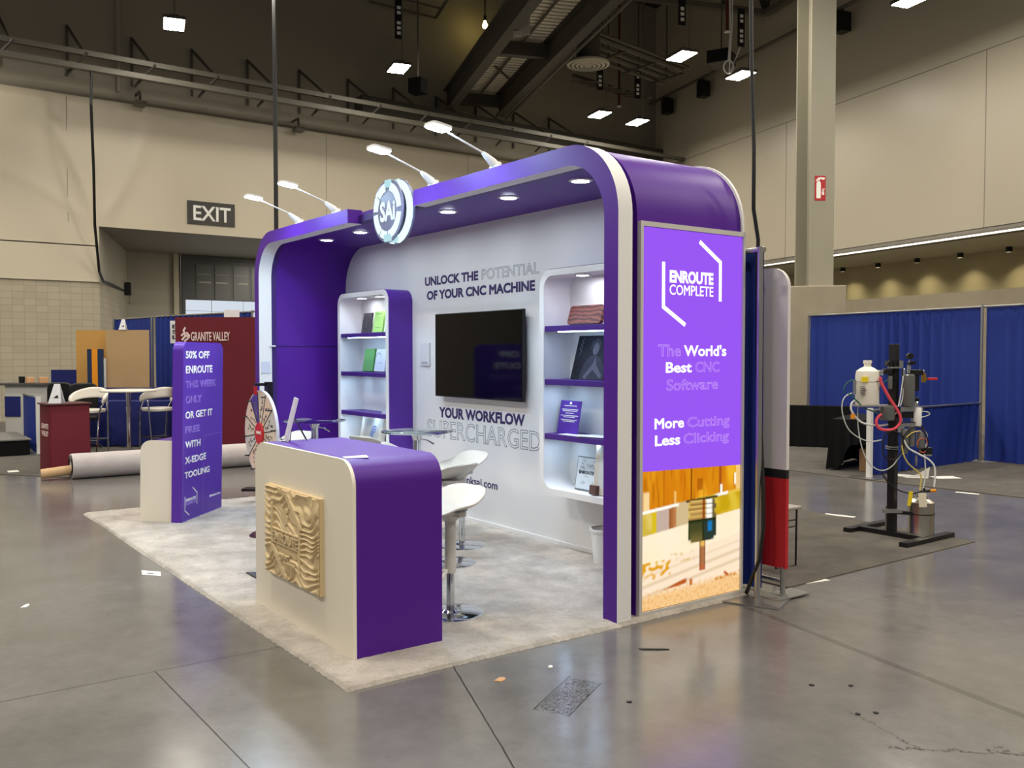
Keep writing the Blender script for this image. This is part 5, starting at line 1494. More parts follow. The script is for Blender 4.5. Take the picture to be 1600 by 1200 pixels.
for p, r_, lab in (((-2.66, 9.45), 0.3, 'white paper sheet lying by the drape post'), ((-2.30, 9.70), 1.0, 'white paper sheet lying in front of the side drape'), ((-2.50, 9.34), 0.7, 'creased white paper standing up beside the other sheets')):
    T = Matrix.Translation((p[0], p[1], 0.010)) @ Matrix.Rotation(r_, 4, 'Z')
    mb = MB().box(-0.16, 0.16, -0.11, 0.11, 0, 0.004, T)
    if 'creased' in lab:
        mb = MB().box(-0.15, 0.15, -0.01, 0.01, 0, 0.004, T).prism([(-0.15, 0.0), (0.15, 0.0), (0.17, 0.15), (0.02, 0.05)], 0.0, 0.004, lambda a, b, d: T @ Vector((a, 0.03 * b + d, b)))
    tag(obj('paper_sheet', mb, PAPER), lab, 'paper')

# ------------------------------------------------------------------ maroon booth on the left
MAROON = M('maroon_fabric', (98, 14, 29), 0.7, noise_amt=0.04, noise_scale=3)
gd_ = Vector((0.592, 0.806, 0)); gn = Vector((0.806, -0.592, 0)); gp = Vector((-11.555, 2.505, 0))
def GP(s, z, o=0.0):
    q = gp + gd_ * s + gn * o
    return Vector((q.x, q.y, z))
t = thing('fabric_backdrop', 'maroon fabric backdrop wall with cream lettering behind the kiosk', 'backdrop', gp + gd_ * 1.0)
mb = MB().grid(lambda a, b: GP(2.2 * a, 0.02 + 2.22 * b, 0.012 * math.sin(a * 9) * (1 - b) - 0.02 * math.sin(PI * b) + (0.015 if (a in (0, 1)) else 0)), 40, 20)
obj('fabric', mb, MAROON, t, smooth=60, recalc=False)
bb = MB()
for (s0, s1) in ((0.0, 2.2),):
    bb.poly([GP(s0, 0.02, -0.02), GP(s0, 2.24, -0.02), GP(s0, 2.24, -0.3), GP(s0, 0.02, -0.3)])
    bb.poly([GP(s1, 0.02, -0.02), GP(s1, 2.24, -0.02), GP(s1, 2.24, -0.3), GP(s1, 0.02, -0.3)])
    bb.poly([GP(s0, 0.02, -0.3), GP(s1, 0.02, -0.3), GP(s1, 2.24, -0.3), GP(s0, 2.24, -0.3)])
    bb.poly([GP(s0, 2.24, -0.02), GP(s1, 2.24, -0.02), GP(s1, 2.24, -0.3), GP(s0, 2.24, -0.3)])
obj('frame_cover', bb, MAROON, t)
GF = plane_frame(gp, gd_)
write(t, GF, 'GRANITE VALLEY', (0.262, 0.905, 1.845, 1.995), M('banner_cream_print', (222, 200, 196), 0.6), bold=0.018, lift=0.014)
mb = MB()
for q in ([(0.11, 1.86), (0.17, 1.93), (0.14, 2.02), (0.17, 2.07)], [(0.15, 1.84), (0.225, 1.90), (0.175, 1.94)], [(0.185, 1.99), (0.235, 1.93), (0.20, 1.88)], [(0.10, 1.93), (0.14, 1.97)]):
    stroke(mb, q, 0.03, GF, 0.014)
obj('emblem', mb, bpy.data.materials['banner_cream_print'], t, recalc=False)

# maroon counter
GA = math.radians(96)
gu = Vector((math.cos(GA), math.sin(GA), 0)); gv_ = Vector((-math.sin(GA), math.cos(GA), 0)); gc0 = Vector((-9.63, 0.275, 0.008))
t = thing('promo_counter', 'maroon fabric promotion counter at the left end of the rolled carpet', 'counter', gc0 + gu * 0.27 + gv_ * 0.25, GA)
obj('skirt', MB().prism(round_rect(-0.27, 0.27, -0.25, 0.25, 0.04, 4), 0.0, 0.93, lambda a, b, d: (a * (1 - 0.03 * d), b * (1 - 0.03 * d), d)), MAROON, t, local=True, smooth=40)
obj('counter_top', MB().prism(round_rect(-0.29, 0.29, -0.27, 0.27, 0.05, 4), 0.93, 0.95, lambda a, b, d: (a, b, d)), M('dark_maroon_top', (72, 30, 34), 0.4), t, local=True, bevel=0.004)
mb = MB().prism([(-0.14, 0.0), (0.02, 0.0), (-0.02, 0.93), (-0.22, 0.93)], -0.256, -0.25, lambda a, b, d: (a + 0.05, d + 0.006 * b, b))
wf = Matrix(((0, 0, -1, -0.268), (-1, 0, 0, 0), (0, 1, 0, 0), (0, 0, 0, 1)))
for s, z0 in (('GRANITE', 0.60), ('VALLEY', 0.50)):
    me = letters(s, -0.12, 0.20, z0, z0 + 0.075, bold=0.03)
    me.transform(wf)
    obj('lettering', me, bpy.data.materials['banner_cream_print'], t, local=True, recalc=False)
def tent(name, label, p, rz, s=1.0, mark=True):
    t = thing(name, label, 'tent card', p, rz, 'white tent cards')
    obj('card', MB().poly([(-0.09 * s, 0.06 * s, 0), (0.09 * s, 0.06 * s, 0), (0.05 * s, 0, 0.27 * s), (-0.03 * s, 0, 0.27 * s)]).poly([(-0.09 * s, -0.06 * s, 0), (0.09 * s, -0.06 * s, 0), (0.05 * s, 0, 0.27 * s), (-0.03 * s, 0, 0.27 * s)]), M('white_card', (220, 222, 224), 0.5) if 'white_card' not in bpy.data.materials else bpy.data.materials['white_card'], t, local=True, solid=0.004)
    if mark:
        obj('print', MB().prism([(-0.02 * s, 0.08 * s), (0.05 * s, 0.08 * s), (0.03 * s, 0.12 * s)], 0.0, 0.003, lambda a, b, d: (a, -0.052 * s - d + 0.22 * (b - 0.06 * s), b)), BLACK, t, local=True)
    return t
tent('tent_card', 'white tent card standing on the maroon promotion counter', gc0 + gu * 0.16 + gv_ * 0.22 + Vector((0, 0, 0.943)), 0.95)
tent('tent_card', 'white tent card on top of the plywood sheets', (-13.94, 2.24, 2.075), 0.95, 0.72)
obj_ = None
for (s, z, w, h, lab) in ((-0.10, 2.0, 0.16, 0.38, 'white sign card with letters at the top corner of the maroon backdrop'), (0.86, 2.30, 0.26, 0.14, 'white card pinned above the maroon backdrop on the blue drape')):
    t = thing('sign_card', lab, 'sign', GP(s, z, -0.28))
    a = GP(s - w / 2, 0, -0.25); b = GP(s + w / 2, 0, -0.25)
    obj('sheet', MB().poly([(a.x, a.y, z - h / 2), (b.x, b.y, z - h / 2), (b.x, b.y, z + h / 2), (a.x, a.y, z + h / 2)]), bpy.data.materials['white_card'], t, solid=0.006)
    if h > 0.3:
        CF = plane_frame((a.x, a.y, 0), gd_)
        for q in range(3):
            write(t, CF, 'ESL'[q], (0.035, 0.12, z + 0.06 - 0.09 * q, z + 0.125 - 0.09 * q), M('dark_letter', (40, 40, 44), 0.5) if 'dark_letter' not in bpy.data.materials else bpy.data.materials['dark_letter'], bold=0.02, lift=0.006)

# tall blue drape behind the maroon booth
t = thing('back_drape', 'tall royal blue back drape behind the plywood sheets and maroon backdrop', 'drape', (-13, 3.5, 0))
DA = Vector((-16.82, 2.76, 0)); DB = Vector((-15.09, 3.09, 0)); DC = Vector((-11.85, 3.96, 0))
obj('cloth', pleats(DA, DB, 0.03, 2.36, 0.18, 0.035, 2), BLUE, t, smooth=60, recalc=False)
obj('cloth', pleats(DB + (DC - DB) * 0.015, DC, 0.03, 2.38, 0.2, 0.035, 6), BLUE, t, smooth=60, recalc=False)
for q in (DA, DB, DC):
    pole(t, q.x + 0.03, q.y - 0.05, 2.4, 0.18)
obj('crossbar', MB().tube([DA + Vector((0, 0, 2.36)), DB + Vector((0, 0, 2.37)), DC + Vector((0, 0, 2.38))], 0.018, 8), ALU, t)

# draped worktop behind the stools, with sheets standing on it
skirted('draped_table', 'long dark blue draped table behind the white bar stools', (-13.26, 1.52), (0.59, 0.807), 1.35, 0.5, 0.80, lambda s: 0.02, NAVY)
skirted('draped_table', 'dark blue draped table behind, carrying the plywood sheets', (-14.26, 1.42), (0.59, 0.807), 1.48, 0.55, 1.0, lambda s: 0.02, NAVY, seed=4)
PLY = M('pale_plywood', (176, 146, 104), 0.6, noise_amt=0.06, noise_scale=3); PLY2 = M('golden_plywood', (190, 144, 74), 0.6, noise_amt=0.05, noise_scale=3)
lu = Vector((0.59, 0.807, 0)).normalized(); ln = Vector((-lu.y, lu.x, 0))
def sheet(name, label, cat, P, w, z0, z1, mat, th=0.03):
    P = Vector(P); q = P + lu * w; b = ln * th
    mb = MB().prism([(P.x, P.y), (q.x, q.y), (q.x + b.x, q.y + b.y), (P.x + b.x, P.y + b.y)], z0, z1, lambda a, c, d: (a, c, d))
    t = thing(name, label, cat, P + lu * w / 2 + Vector((0, 0, z0)))
    obj('board', mb, mat, t)
    return t
sheet('plywood_sheet', 'pale square plywood sheet standing behind the white round table', 'plywood', (-14.11, 1.97, 0), 0.80, 1.005, 2.07, PLY)
sheet('plywood_sheet', 'golden plywood sheet half hidden behind the paler one', 'plywood', (-14.60, 1.56, 0), 0.66, 1.005, 2.07, PLY2)
t = thing('striped_board', 'navy board with an orange stripe leaning before the golden plywood', 'board', (-13.98, 1.72, 1.0))
for k, (w0, w1, mt) in enumerate(((0, 0.085, M('navy_stripe', (22, 44, 78), 0.5)), (0.085, 0.19, M('orange_stripe', (226, 144, 22), 0.5)), (0.19, 0.285, bpy.data.materials['navy_stripe']))):
    P = Vector((-14.21, 1.67, 0)) + lu * w0; q = Vector((-14.21, 1.67, 0)) + lu * w1; b = ln * 0.05
    obj('stripe', MB().prism([(P.x, P.y), (q.x, q.y), (q.x + b.x, q.y + b.y), (P.x + b.x, P.y + b.y)], 1.005, 1.72, lambda a, c, d: (a, c, d)), mt, t)
sheet('white_sheet', 'thin white sheet leaning beside the striped board', 'board', (-14.09, 1.91, 0), 0.05, 1.005, 1.55, WHITEP)

# white round bar table and its two stools
WT = M('white_table_top', (224, 218, 208), 0.35)
t = thing('bar_table', 'white round bar table on a chrome column in the maroon booth', 'table', (-11.39, 1.71, 0.008))
obj('tabletop', MB().lathe([(0, 1.02), (0.41, 1.02), (0.425, 1.03), (0.425, 1.045), (0.41, 1.055), (0, 1.055)], (0, 0, 0), 40), WT, t, local=True, smooth=40)
obj('column', MB().lathe([(0.035, 0.02), (0.035, 1.02)], (0, 0, 0), 16), CHROME, t, local=True, smooth=40)
obj('base', MB().lathe([(0.0, 0.03), (0.05, 0.025), (0.08, 0.012), (0.22, 0.008), (0.22, 0)], (0, 0, 0), 32), CHROME, t, local=True, smooth=30)
def tub_stool(label, p, rz):
    t = thing('tub_stool', label, 'bar stool', p, rz, 'white tub stools')
    obj('seat', MB().prism(round_rect(-0.23, 0.23, -0.22, 0.22, 0.12, 6), 0.66, 0.72, lambda a, b, d: (a, b, d)), WT, t, local=True, bevel=0.015, smooth=40)
    mb = MB()
    def fn(a, b):
        ang = math.radians(-15 + 210 * a)
        r = 0.27 + 0.015 * b
        hh = 0.17 * (0.35 + 0.65 * math.sin(PI * min(1, max(0, a))) ** 0.6)
        return (r * math.cos(ang), r * math.sin(ang) * 0.95, 0.80 + 0.02 + hh * b + 0.08 * math.sin(PI * a))
    mb.grid(fn, 28, 5)
    obj('backrest', mb, WT, t, local=True, smooth=60, solid=0.045)
    for sx in (-1, 1):
        for sy in (-1, 1):
            top = (sx * 0.25, sy * 0.12, 0.86) if sy > 0 else (sx * 0.262, -0.02, 0.84)
            obj('leg', MB().tube([top, (sx * 0.245, sy * 0.16, 0.68), (sx * 0.22, sy * 0.22, 0.0)], 0.013, 8), CHROME, t, local=True, smooth=40)
    ring = [(-0.225, -0.2, 0.22), (0.225, -0.2, 0.22), (0.225, 0.2, 0.22), (-0.225, 0.2, 0.22)]
    obj('footrest', MB().tube(ring, 0.010, 8, closed=True), CHROME, t, local=True)
    return t
t = tub_stool('white tub bar stool left of the round bar table, behind the maroon counter', (-12.20, 1.28, 0.008), 0.95)
dup(t, (-11.99, 2.33, 0.008), -1.35, 'white tub bar stool right of the round bar table, half behind the kiosk')

# far left: white counter, chairs, display board and riser
t = thing('white_counter', 'white exhibit counter with a dark top at the left edge', 'counter', (-14.8, 0.8, 0.0))
cu = Vector((0.66, 0.75, 0)).normalized(); cn = Vector((-cu.y, cu.x, 0)); cp0 = Vector((-15.05, 0.43, 0))
def CP(a, b): 
    q = cp0 + cu * a + cn * b
    return (q.x, q.y)
obj('cabinet', MB().prism([CP(0, 0), CP(0.8, 0), CP(0.8, 0.6), CP(0, 0.6)], 0.008, 1.05, lambda a, b, d: (a, b, d)), M('pale_grey_counter', (188, 186, 180), 0.5), t)
obj('counter_top', MB().prism([CP(-0.35, -0.05), CP(0.83, -0.05), CP(0.83, 0.65), CP(-0.35, 0.65)], 1.05, 1.09, lambda a, b, d: (a, b, d)), M('dark_grey_top', (78, 76, 74), 0.4), t)
obj('blue_panel', MB().prism([CP(0.0, -0.012), CP(0.30, -0.012), CP(0.30, 0), CP(0.0, 0)], 0.48, 0.85, lambda a, b, d: (a, b, d)), NAVY, t)
for k, (a, nm, lab, mt, s) in enumerate(((0.20, 'mug', 'dark mug on the white exhibit counter', BLACK, 0.10), (0.36, 'wood_sample', 'tan wood block beside the dark mug on the white counter', TAN, 0.13), (0.62, 'wood_sample', 'tan wood block at the right end of the white counter', TAN, 0.14))):
    q = CP(a, 0.2)
    if nm == 'mug':
        tag(obj(nm, MB().lathe([(0, 1.091), (0.05, 1.091), (0.055, 1.21), (0.048, 1.21), (0.045, 1.10), (0, 1.10)], (q[0], q[1], 0), 16), mt, smooth=40), lab, 'mug')
    else:
        tag(obj(nm, MB().box(q[0] - s / 2, q[0] + s / 2, q[1] - s / 2, q[1] + s / 2, 1.091, 1.091 + 0.11), mt, bevel=0.01), lab, 'wood block')
sheet('display_board', 'low dark blue display board right of the white exhibit counter', 'display board', (-15.65, 1.30, 0), 0.68, 0.008, 1.32, NAVY)
def office_chair(label, p, rz):
    t = thing('office_chair', label, 'chair', p, rz, 'black office chairs')
    obj('seat', MB().box(-0.24, 0.24, -0.23, 0.23, 0.50, 0.58), BLACK, t, local=True, bevel=0.03)
    obj('backrest', MB().prism(round_rect(-0.23, 0.23, 0.62, 1.12, 0.12, 6), 0.20, 0.26, yrot), BLACK, t, local=True, bevel=0.02)
    obj('column', MB().tube([(0, 0, 0.10), (0, 0, 0.5)], 0.03, 10), BLACKM, t, local=True)
    mb = MB()
    for k in range(5):
        a = 2 * PI * k / 5
        mb.tube([(0, 0, 0.12), (0.28 * math.cos(a), 0.28 * math.sin(a), 0.05)], 0.018, 6).lathe([(0, 0), (0.025, 0.02), (0, 0.05)], (0.28 * math.cos(a), 0.28 * math.sin(a), 0), 8)
    obj('base', mb, BLACKM, t, local=True)
    obj('back_stem', MB().tube([(0, 0.1, 0.5), (0, 0.24, 0.6), (0, 0.235, 0.75)], 0.02, 8), BLACKM, t, local=True)
    return t
t = office_chair('black office chair at the left edge before the white counter', (-14.55, -0.35, 0.008), 2.5)
dup(t, (-13.53, 0.98, 0.008), 0.9, 'black office chair beside the low display board')
dup(t, (-12.91, 1.33, 0.008), 1.3, 'black office chair behind the left white tub stool')
t = thing('side_drape', 'low blue side drape with a white post beside the maroon counter', 'drape', (-13.6, 0.6, 0))
obj('cloth', pleats((-14.5, 0.65), (-12.55, 0.58), 0.02, 0.92, 0.18, 0.03, 4), BLUE, t, smooth=60, recalc=False)
pf = obj('post', MB().box(-12.53, -12.46, 0.55, 0.62, 0.01, 0.94), bpy.data.materials['white_post'], t)
obj('base_plate', MB().box(-12.66, -12.32, 0.42, 0.76, 0.0085, 0.018), ALU, pf)
obj('crossbar', MB().tube([(-14.5, 0.65, 0.91), (-12.5, 0.58, 0.91)], 0.016, 8), ALU, t)
t = thing('display_riser', 'low black riser with a grey top at the left edge', 'riser', (-12.9, -0.2, 0.008))
obj('skirt', MB().prism([(-12.40, 0.44), (-12.46, -0.9), (-14.0, -0.9), (-14.0, 0.44)], 0.008, 0.25, lambda a, b, d: (a, b, d)), BCLOTH, t)
obj('top', MB().prism([(-12.38, 0.46), (-12.44, -0.92), (-14.02, -0.92), (-14.02, 0.46)], 0.25, 0.27, lambda a, b, d: (a, b, d)), M('riser_grey_top', (112, 110, 104), 0.6), t)

# rolled carpet with its core
t = thing('rolled_carpet', 'long roll of pale grey carpet lying behind the kiosk', 'carpet roll', (-9.0, 1.8, 0))
ROLL = mat_carpet('rolled_carpet_back', (168, 160, 158), (196, 188, 186), 90, 0.3, 0.2)
RR = 0.165
mb = MB()
prof = [Vector((-9.0, 0.42 + 3.5 * k / 8, RR + 0.003)) for k in range(9)]
mb.tube(prof, RR, 32)
obj('roll', mb, ROLL, t, smooth=40)
mb = MB()
for k, r_ in enumerate((0.14, 0.11, 0.085)):
    mb.tube([(-9.0 + r_ * math.cos(a), 0.418, RR + r_ * math.sin(a)) for a in [2 * PI * q / 24 for q in range(24)]], 0.005, 4, closed=True)
obj('spiral_edge', mb, DARKS, t)
obj('core', MB().tube([(-9.0, 0.6, 0.15), (-9.03, 0.43, 0.12), (-9.08, 0.08, 0.085)], 0.062, 16), M('cardboard_core', (196, 160, 118), 0.7), t, smooth=40)
tag(obj('paper_scrap', MB().box(-10.35, -10.15, -0.15, -0.02, 0.009, 0.012), PAPER), 'white paper scrap on the grey carpet at the left edge', 'scrap')
# ------------------------------------------------------------------ machine stand on the right
mst = thing('machine_stand', 'black H-footed stand carrying pumps, hoses and white jug on the open floor', 'machine stand', (-0.574, 5.625, 0))
MBK = M('black_painted_tube', (20, 20, 22), 0.4)
MCLR = M('clear_tubing', (196, 200, 196), 0.2, spec=0.6)
MWH = M('white_tubing', (222, 224, 222), 0.35)
MPINK = M('pink_hose', (226, 78, 94), 0.4)
MYEL = M('yellow_tubing', (206, 186, 96), 0.4)
MGRN = M('green_tubing', (34, 98, 78), 0.4)
MGLS = M('smoked_clear_cup', (96, 98, 98), 0.14, spec=0.9, bump=0.3, bump_scale=40)
SSTEEL = M('stainless_steel', (178, 172, 160), 0.28, metal=1.0)
BRASS = M('brass', (190, 150, 70), 0.3, metal=1.0)
JUG = M('white_jug', (226, 222, 208), 0.45)
YTAG = M('yellow_tag', (228, 204, 36), 0.5)
OTAG = M('orange_tag', (224, 148, 30), 0.5)
IVORY = M('ivory_tag', (226, 216, 192), 0.5)
def ang(mb, p, q, w=0.075):
    return mb.beam(p, q, w, 0.045)
obj('foot_bar', ang(MB(), (-0.905, 5.44, 0.024), (-0.915, 6.12, 0.024)), MBK, mst)
obj('foot_bar', ang(MB(), (-0.235, 5.24, 0.024), (-0.245, 6.02, 0.024)), MBK, mst)
obj('cross_bar', MB().box(-0.90, -0.25, 5.585, 5.665, 0.002, 0.05), MBK, mst)
obj('column', MB().box(-0.609, -0.539, 5.595, 5.655, 0.05, 1.725), MBK, mst, bevel=0.004)
obj('column_plate', MB().box(-0.625, -0.609, 5.60, 5.65, 0.05, 0.27), ALU, mst)
# local frame of the gear: x to the viewer's right, y away
MR = Matrix.Translation((-0.574, 5.625, 0)) @ Matrix.Rotation(yaw, 4, 'Z')
def q3(a, b, y=0.0):
    """a point of the gear from its measured sideways offset and height (a, b in 1/628 m units)"""
    return MR @ Vector(((a - 418) / 628.0 + 0.0, y, 1.768 - b / 628.0))
def gtube(name, pts, r, mat, ys=(0.0, 0.0), label=None):
    P = []
    n = len(pts)
    ctrl = [q3(a, b, ys[0] + (ys[1] - ys[0]) * k / (n - 1) if len(ys) == 2 else ys[k]) for k, (a, b) in enumerate(pts)]
    for k in range(n - 1):
        p0 = ctrl[max(0, k - 1)]; p1 = ctrl[k]; p2 = ctrl[k + 1]; p3 = ctrl[min(n - 1, k + 2)]
        for s in range(5):
            t_ = s / 5
            P.append(0.5 * ((2 * p1) + (p2 - p0) * t_ + (2 * p0 - 5 * p1 + 4 * p2 - p3) * t_ * t_ + (3 * p1 - p0 - 3 * p2 + p3) * t_ ** 3))
    P.append(ctrl[-1])
    o = obj(name, MB().tube(P, r, 8), mat, mst, smooth=60)
    if label:
        o['label'] = label
    return o
def gbox(mb, a0, a1, b0, b1, y0, y1):
    x0, x1 = (a0 - 418) / 628, (a1 - 418) / 628; z0, z1 = 1.768 - b1 / 628, 1.768 - b0 / 628
    return mb.box(x0, x1, y0, y1, z0, z1, MR)
def gcyl(mb, a, b0, b1, w, y=0.0, prof=None):
    c = q3(a, b1, y); h = (b1 - b0) / 628; r = w / 628 / 2
    return mb.lathe(prof(r, h) if prof else [(0, 0), (r, 0), (r, h), (0, h)], c, 20)
def pieces(name, mb, mat, bevel=0.0):
    # every box a part of its own
    for k in range(0, len(mb.v), 8):
        one = MB(); one.v = mb.v[k:k + 8]
        one.f = [[i - k for i in f] for f in mb.f if k <= f[0] < k + 8]; one.m = [0] * len(one.f)
        obj(name, one, mat, mst, bevel=bevel)
# white jug
c = q3(270, 368, 0.0); h = (368 - 118) / 628; r = 128 / 628 / 2
mb = MB().lathe([(0, 0), (r * 0.94, 0), (r, 0.015), (r, h * 0.66), (r * 0.93, h * 0.76), (r * 0.55, h * 0.83), (r * 0.30, h * 0.86), (r * 0.30, h * 0.93), (r * 0.36, h * 0.93), (r * 0.36, h), (0, h)], c, 28)
jug = obj('jug', mb, JUG, mst, smooth=40)
obj('yellow_label', gbox(MB(), 215, 250, 208, 238, -0.104, -0.085), YTAG, jug)
mb = MB()
for k in range(5):
    gbox(mb, 208, 232 + (k % 3) * 4, 262 + k * 10, 266 + k * 10, -0.103, -0.085)
obj('printed_line', mb, M('grey_print', (90, 90, 90), 0.6), jug)
obj('jug_strap', MB().lathe([(r + 0.002, h * 0.52), (r + 0.004, h * 0.53), (r + 0.002, h * 0.54)], c, 28), ALU, mst)
obj('jug_shelf', gbox(MB(), 200, 420, 368, 376, -0.09, 0.09), ALU, mst)
# brackets, valve blocks and cups
mb = MB()
gbox(mb, 395, 445, 154, 162, -0.06, 0.05); gbox(mb, 388, 438, 600, 606, -0.05, 0.05); gbox(mb, 388, 438, 612, 616, -0.05, 0.05); gbox(mb, 440, 462, 120, 160, -0.03, 0.04)
gbox(mb, 330, 400, 372, 395, -0.06, -0.03); gbox(mb, 440, 565, 378, 400, -0.07, -0.03); gbox(mb, 455, 462, 400, 460, -0.04, -0.03); gbox(mb, 510, 517, 400, 470, -0.04, -0.03)
gbox(mb, 436, 560, 470, 486, -0.07, -0.04); gbox(mb, 355, 455, 950, 970, -0.08, -0.03)
pieces('bracket', mb, ALU)
mb = MB()
gbox(mb, 350, 392, 165, 195, -0.07, 0.0); gbox(mb, 365, 390, 120, 150, -0.05, 0.0); gbox(mb, 500, 565, 170, 200, -0.07, 0.02); gbox(mb, 500, 545, 200, 290, -0.06, 0.01)
gbox(mb, 455, 520, 405, 440, -0.05, 0.0); gbox(mb, 560, 625, 605, 645, -0.06, -0.01); gbox(mb, 525, 552, 325, 350, -0.04, 0.0)
pieces('valve_block', mb, BLACK, 0.004)
for a, b, rr in ((492, 95, 17), (512, 132, 10), (497, 132, 12), (378, 135, 14)):
    mb = MB(); p = q3(a, b, -0.05)
    T = MR.to_3x3().to_4x4() @ Matrix.Rotation(PI / 2, 4, 'X')
    mb.lathe([(0, 0.02), (rr / 628, 0.02), (rr / 628, -0.02), (0, -0.02)], p, 20, T)
    obj('gauge', mb, BLACK, mst, smooth=40)
mb = MB()
gbox(mb, 485, 500, 145, 190, -0.05, -0.02); gbox(mb, 545, 575, 172, 186, -0.06, -0.03); gbox(mb, 535, 548, 350, 385, -0.04, -0.01); gbox(mb, 325, 345, 172, 200, -0.06, -0.02); gbox(mb, 180, 195, 225, 310, -0.06, -0.04)
gbox(mb, 452, 468, 165, 205, -0.06, -0.03); gbox(mb, 590, 622, 640, 652, -0.06, -0.03); gbox(mb, 430, 470, 480, 520, -0.05, -0.02); gbox(mb, 462, 475, 540, 640, -0.05, -0.03)
pieces('fitting', mb, CHROME, 0.003)
obj('ball_valve', gbox(gbox(MB(), 563, 582, 190, 240, -0.06, -0.03), 575, 600, 214, 226, -0.05, -0.04), BRASS, mst)
obj('valve_handle', gbox(MB(), 596, 645, 215, 228, -0.065, -0.035), M('red_handle', (190, 36, 44), 0.4), mst, bevel=0.003)
for a, b0, b1, w, mt in ((488, 195, 378, 68, MGLS), (385, 205, 280, 24, MGLS), (540, 380, 490, 44, WHITEP), (470, 500, 640, 40, MGLS), (510, 480, 600, 34, MGLS), (560, 520, 610, 46, MGLS), (372, 370, 455, 80, MGLS)):
    o = obj('canister_cup', gcyl(MB(), a, b0, b1, w, -0.05, lambda r, h: [(0, 0), (r * 0.85, 0.004), (r, 0.02), (r, h - 0.01), (r * 0.8, h), (0, h)]), mt, mst, smooth=40)
    if mt is WHITEP:
        o['label'] = 'white filter cup'
obj('drain_cock', gcyl(MB(), 540, 650, 712, 14, -0.04, lambda r, h: [(0, 0), (r * 0.5, 0.01), (r, h * 0.6), (r * 0.6, h), (0, h)]), ALU, mst)
# hoses
gtube('pink_hose', [(318, 210), (325, 245), (370, 325), (410, 385), (434, 430), (432, 470), (400, 500), (355, 505), (318, 492), (306, 455), (325, 425), (345, 420)], 0.0135, MPINK, (-0.10, -0.06))
gtube('white_hose', [(200, 340), (178, 360), (176, 395), (200, 435), (240, 468), (300, 480), (345, 482), (378, 475)], 0.0095, MWH, (-0.02, -0.04))
gtube('grey_tube', [(178, 300), (140, 320), (122, 355), (124, 420), (155, 500), (215, 550), (280, 570), (338, 562)], 0.0055, MCLR, (-0.03, -0.06))
gtube('grey_tube', [(225, 368), (220, 440), (228, 540), (252, 640), (290, 705), (345, 735), (400, 712), (440, 655), (470, 610)], 0.0055, MCLR, (0.02, -0.07))
gtube('white_hose', [(455, 560), (480, 605), (540, 640), (590, 668), (620, 705), (624, 760), (618, 820)], 0.008, MWH, (-0.09, -0.12))
gtube('yellow_tube', [(447, 590), (455, 640), (480, 690), (530, 735), (550, 760), (545, 800), (540, 838)], 0.0065, MYEL, (-0.08, -0.12))
gtube('grey_tube', [(578, 640), (580, 700), (576, 770), (560, 828)], 0.006, MCLR, (-0.06, -0.11))
gtube('green_tube', [(130, 300), (128, 270), (150, 240), (178, 228), (192, 240)], 0.005, MGRN, (-0.05, -0.05))
gtube('green_tube', [(150, 300), (190, 335), (240, 380), (290, 402), (340, 425)], 0.006, MGRN, (-0.06, -0.05))
gtube('green_tube', [(300, 370), (305, 310), (330, 260), (370, 225)], 0.004, MGRN, (-0.08, -0.05))
gtube('black_tube', [(345, 560), (342, 620), (360, 660), (410, 670), (450, 620), (455, 550), (400, 510), (350, 530), (345, 560)], 0.006, RUBBER, (-0.07, -0.09))
gtube('black_tube', [(338, 735), (370, 790), (430, 840), (500, 858), (545, 848), (552, 838)], 0.0065, RUBBER, (-0.06, -0.12))
gtube('black_tube', [(445, 580), (460, 530), (500, 492), (545, 490), (580, 530), (592, 590), (575, 630)], 0.006, RUBBER, (-0.10, -0.08))
gtube('black_tube', [(440, 470), (500, 460), (550, 478), (575, 505)], 0.005, RUBBER, (-0.06, -0.08))
gtube('white_hose', [(560, 500), (585, 530), (592, 570), (585, 600)], 0.007, MWH, (-0.08, -0.06))
gtube('yellow_tube', [(470, 545), (500, 520), (540, 510), (550, 518)], 0.006, MYEL, (-0.09, -0.09))
gtube('red_tube', [(530, 590), (535, 565), (560, 550), (585, 565), (590, 600), (570, 630), (545, 620)], 0.004, M('orange_red_tubing', (208, 92, 66), 0.4), (-0.09, -0.08))
gtube('white_hose', [(455, 205), (448, 260), (440, 320), (430, 375)], 0.006, MWH, (-0.06, -0.06))
gtube('white_hose', [(465, 205), (458, 270), (452, 330), (440, 372)], 0.005, MWH, (-0.06, -0.06))
gtube('grey_tube', [(520, 440), (575, 432), (605, 418), (590, 405), (560, 402)], 0.0045, MCLR, (-0.05, -0.07))
gtube('white_hose', [(380, 450), (395, 430), (420, 408)], 0.006, MWH, (-0.07, -0.07))
obj('orange_tag', gbox(MB(), 168, 192, 416, 444, -0.05, -0.047), OTAG, mst)
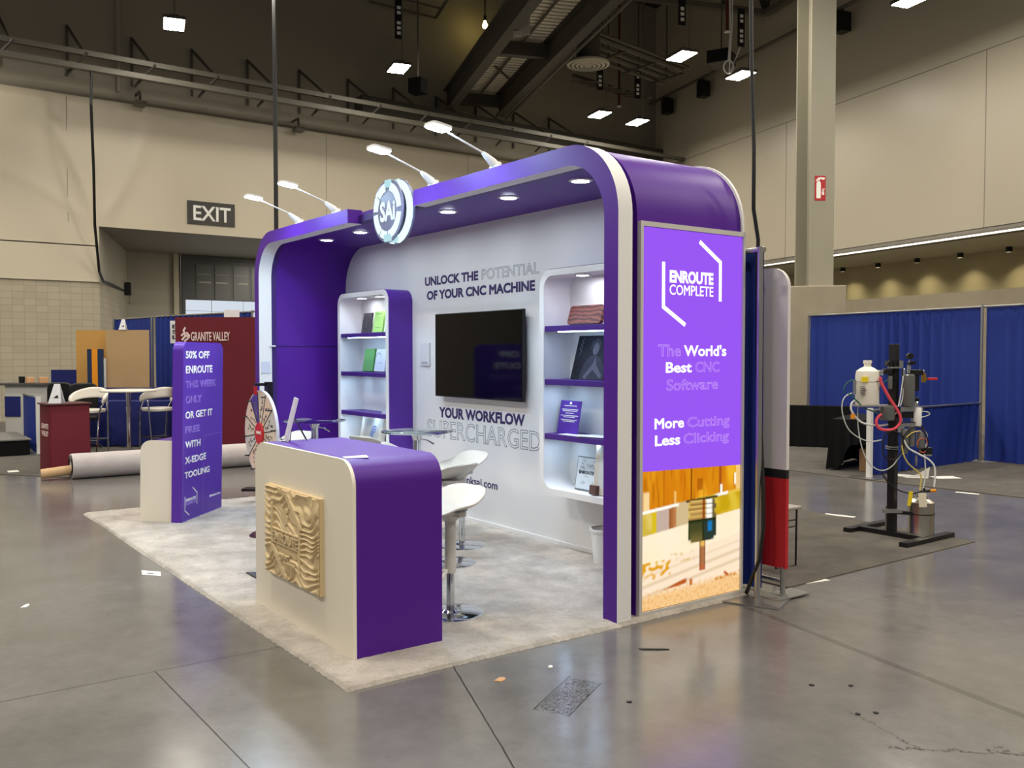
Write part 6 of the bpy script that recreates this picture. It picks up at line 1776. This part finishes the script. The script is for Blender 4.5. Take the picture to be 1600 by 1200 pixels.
obj('yellow_tag', MB().prism([(476, 845), (498, 842), (497, 880), (486, 926), (468, 922), (474, 880)], -0.13, -0.126, lambda a, b, d: q3(a, b, d)), YTAG, mst)
# steel canister on the cross bar, held by an arm
can = q3(584, 1092, 0.16); can.z = 0.05
can = Vector((-0.40, 5.80, 0.006))
ch = 0.315; cr = 0.113
obj('canister', MB().lathe([(0, 0.0), (cr, 0.0), (cr, 0.02), (cr - 0.003, 0.025), (cr - 0.003, ch - 0.02), (cr + 0.004, ch - 0.015), (cr + 0.004, ch), (cr * 0.85, ch + 0.012), (cr * 0.6, ch + 0.03), (0, ch + 0.035)], can, 36), SSTEEL, mst, smooth=40)
obj('lid_handle', MB().tube([can + Vector((-0.07, 0, ch + 0.02)), can + Vector((-0.04, 0, ch + 0.075)), can + Vector((0.03, 0, ch + 0.085)), can + Vector((0.06, 0, ch + 0.03))], 0.007, 8).tube([can + Vector((0, -0.05, ch + 0.02)), can + Vector((-0.02, -0.02, ch + 0.07)), can + Vector((-0.02, 0.04, ch + 0.07))], 0.006, 8), CHROME, mst, smooth=50)
obj('canister_band', MB().lathe([(cr + 0.001, 0.205), (cr + 0.003, 0.21), (cr + 0.001, 0.215)], can, 36), BLACK, mst)
obj('canister_arm', MB().beam((-0.56, 5.60, 0.225), can + Vector((-0.02, -0.105, 0.215)), 0.02, 0.03), MBK, mst)
obj('ivory_tag', MB().box(-0.032, 0.032, -0.004, 0.0, 0, 0.125, Matrix.Translation(can + Vector((0.075, -0.10, ch - 0.03))) @ Matrix.Rotation(0.7, 4, 'Z') @ Matrix.Rotation(-0.08, 4, 'Y')), IVORY, mst)
obj('quick_coupler', MB().tube([can + Vector((0.05, -0.05, ch + 0.10)), can + Vector((0.11, -0.02, ch + 0.11))], 0.013, 10).tube([can + Vector((0.055, -0.05, ch + 0.02)), can + Vector((0.055, -0.05, ch + 0.13))], 0.010, 8), BLACK, mst)
obj('coupler_knob', MB().tube([can + Vector((0.10, -0.025, ch + 0.11)), can + Vector((0.14, -0.005, ch + 0.115))], 0.015, 10), OTAG, mst)
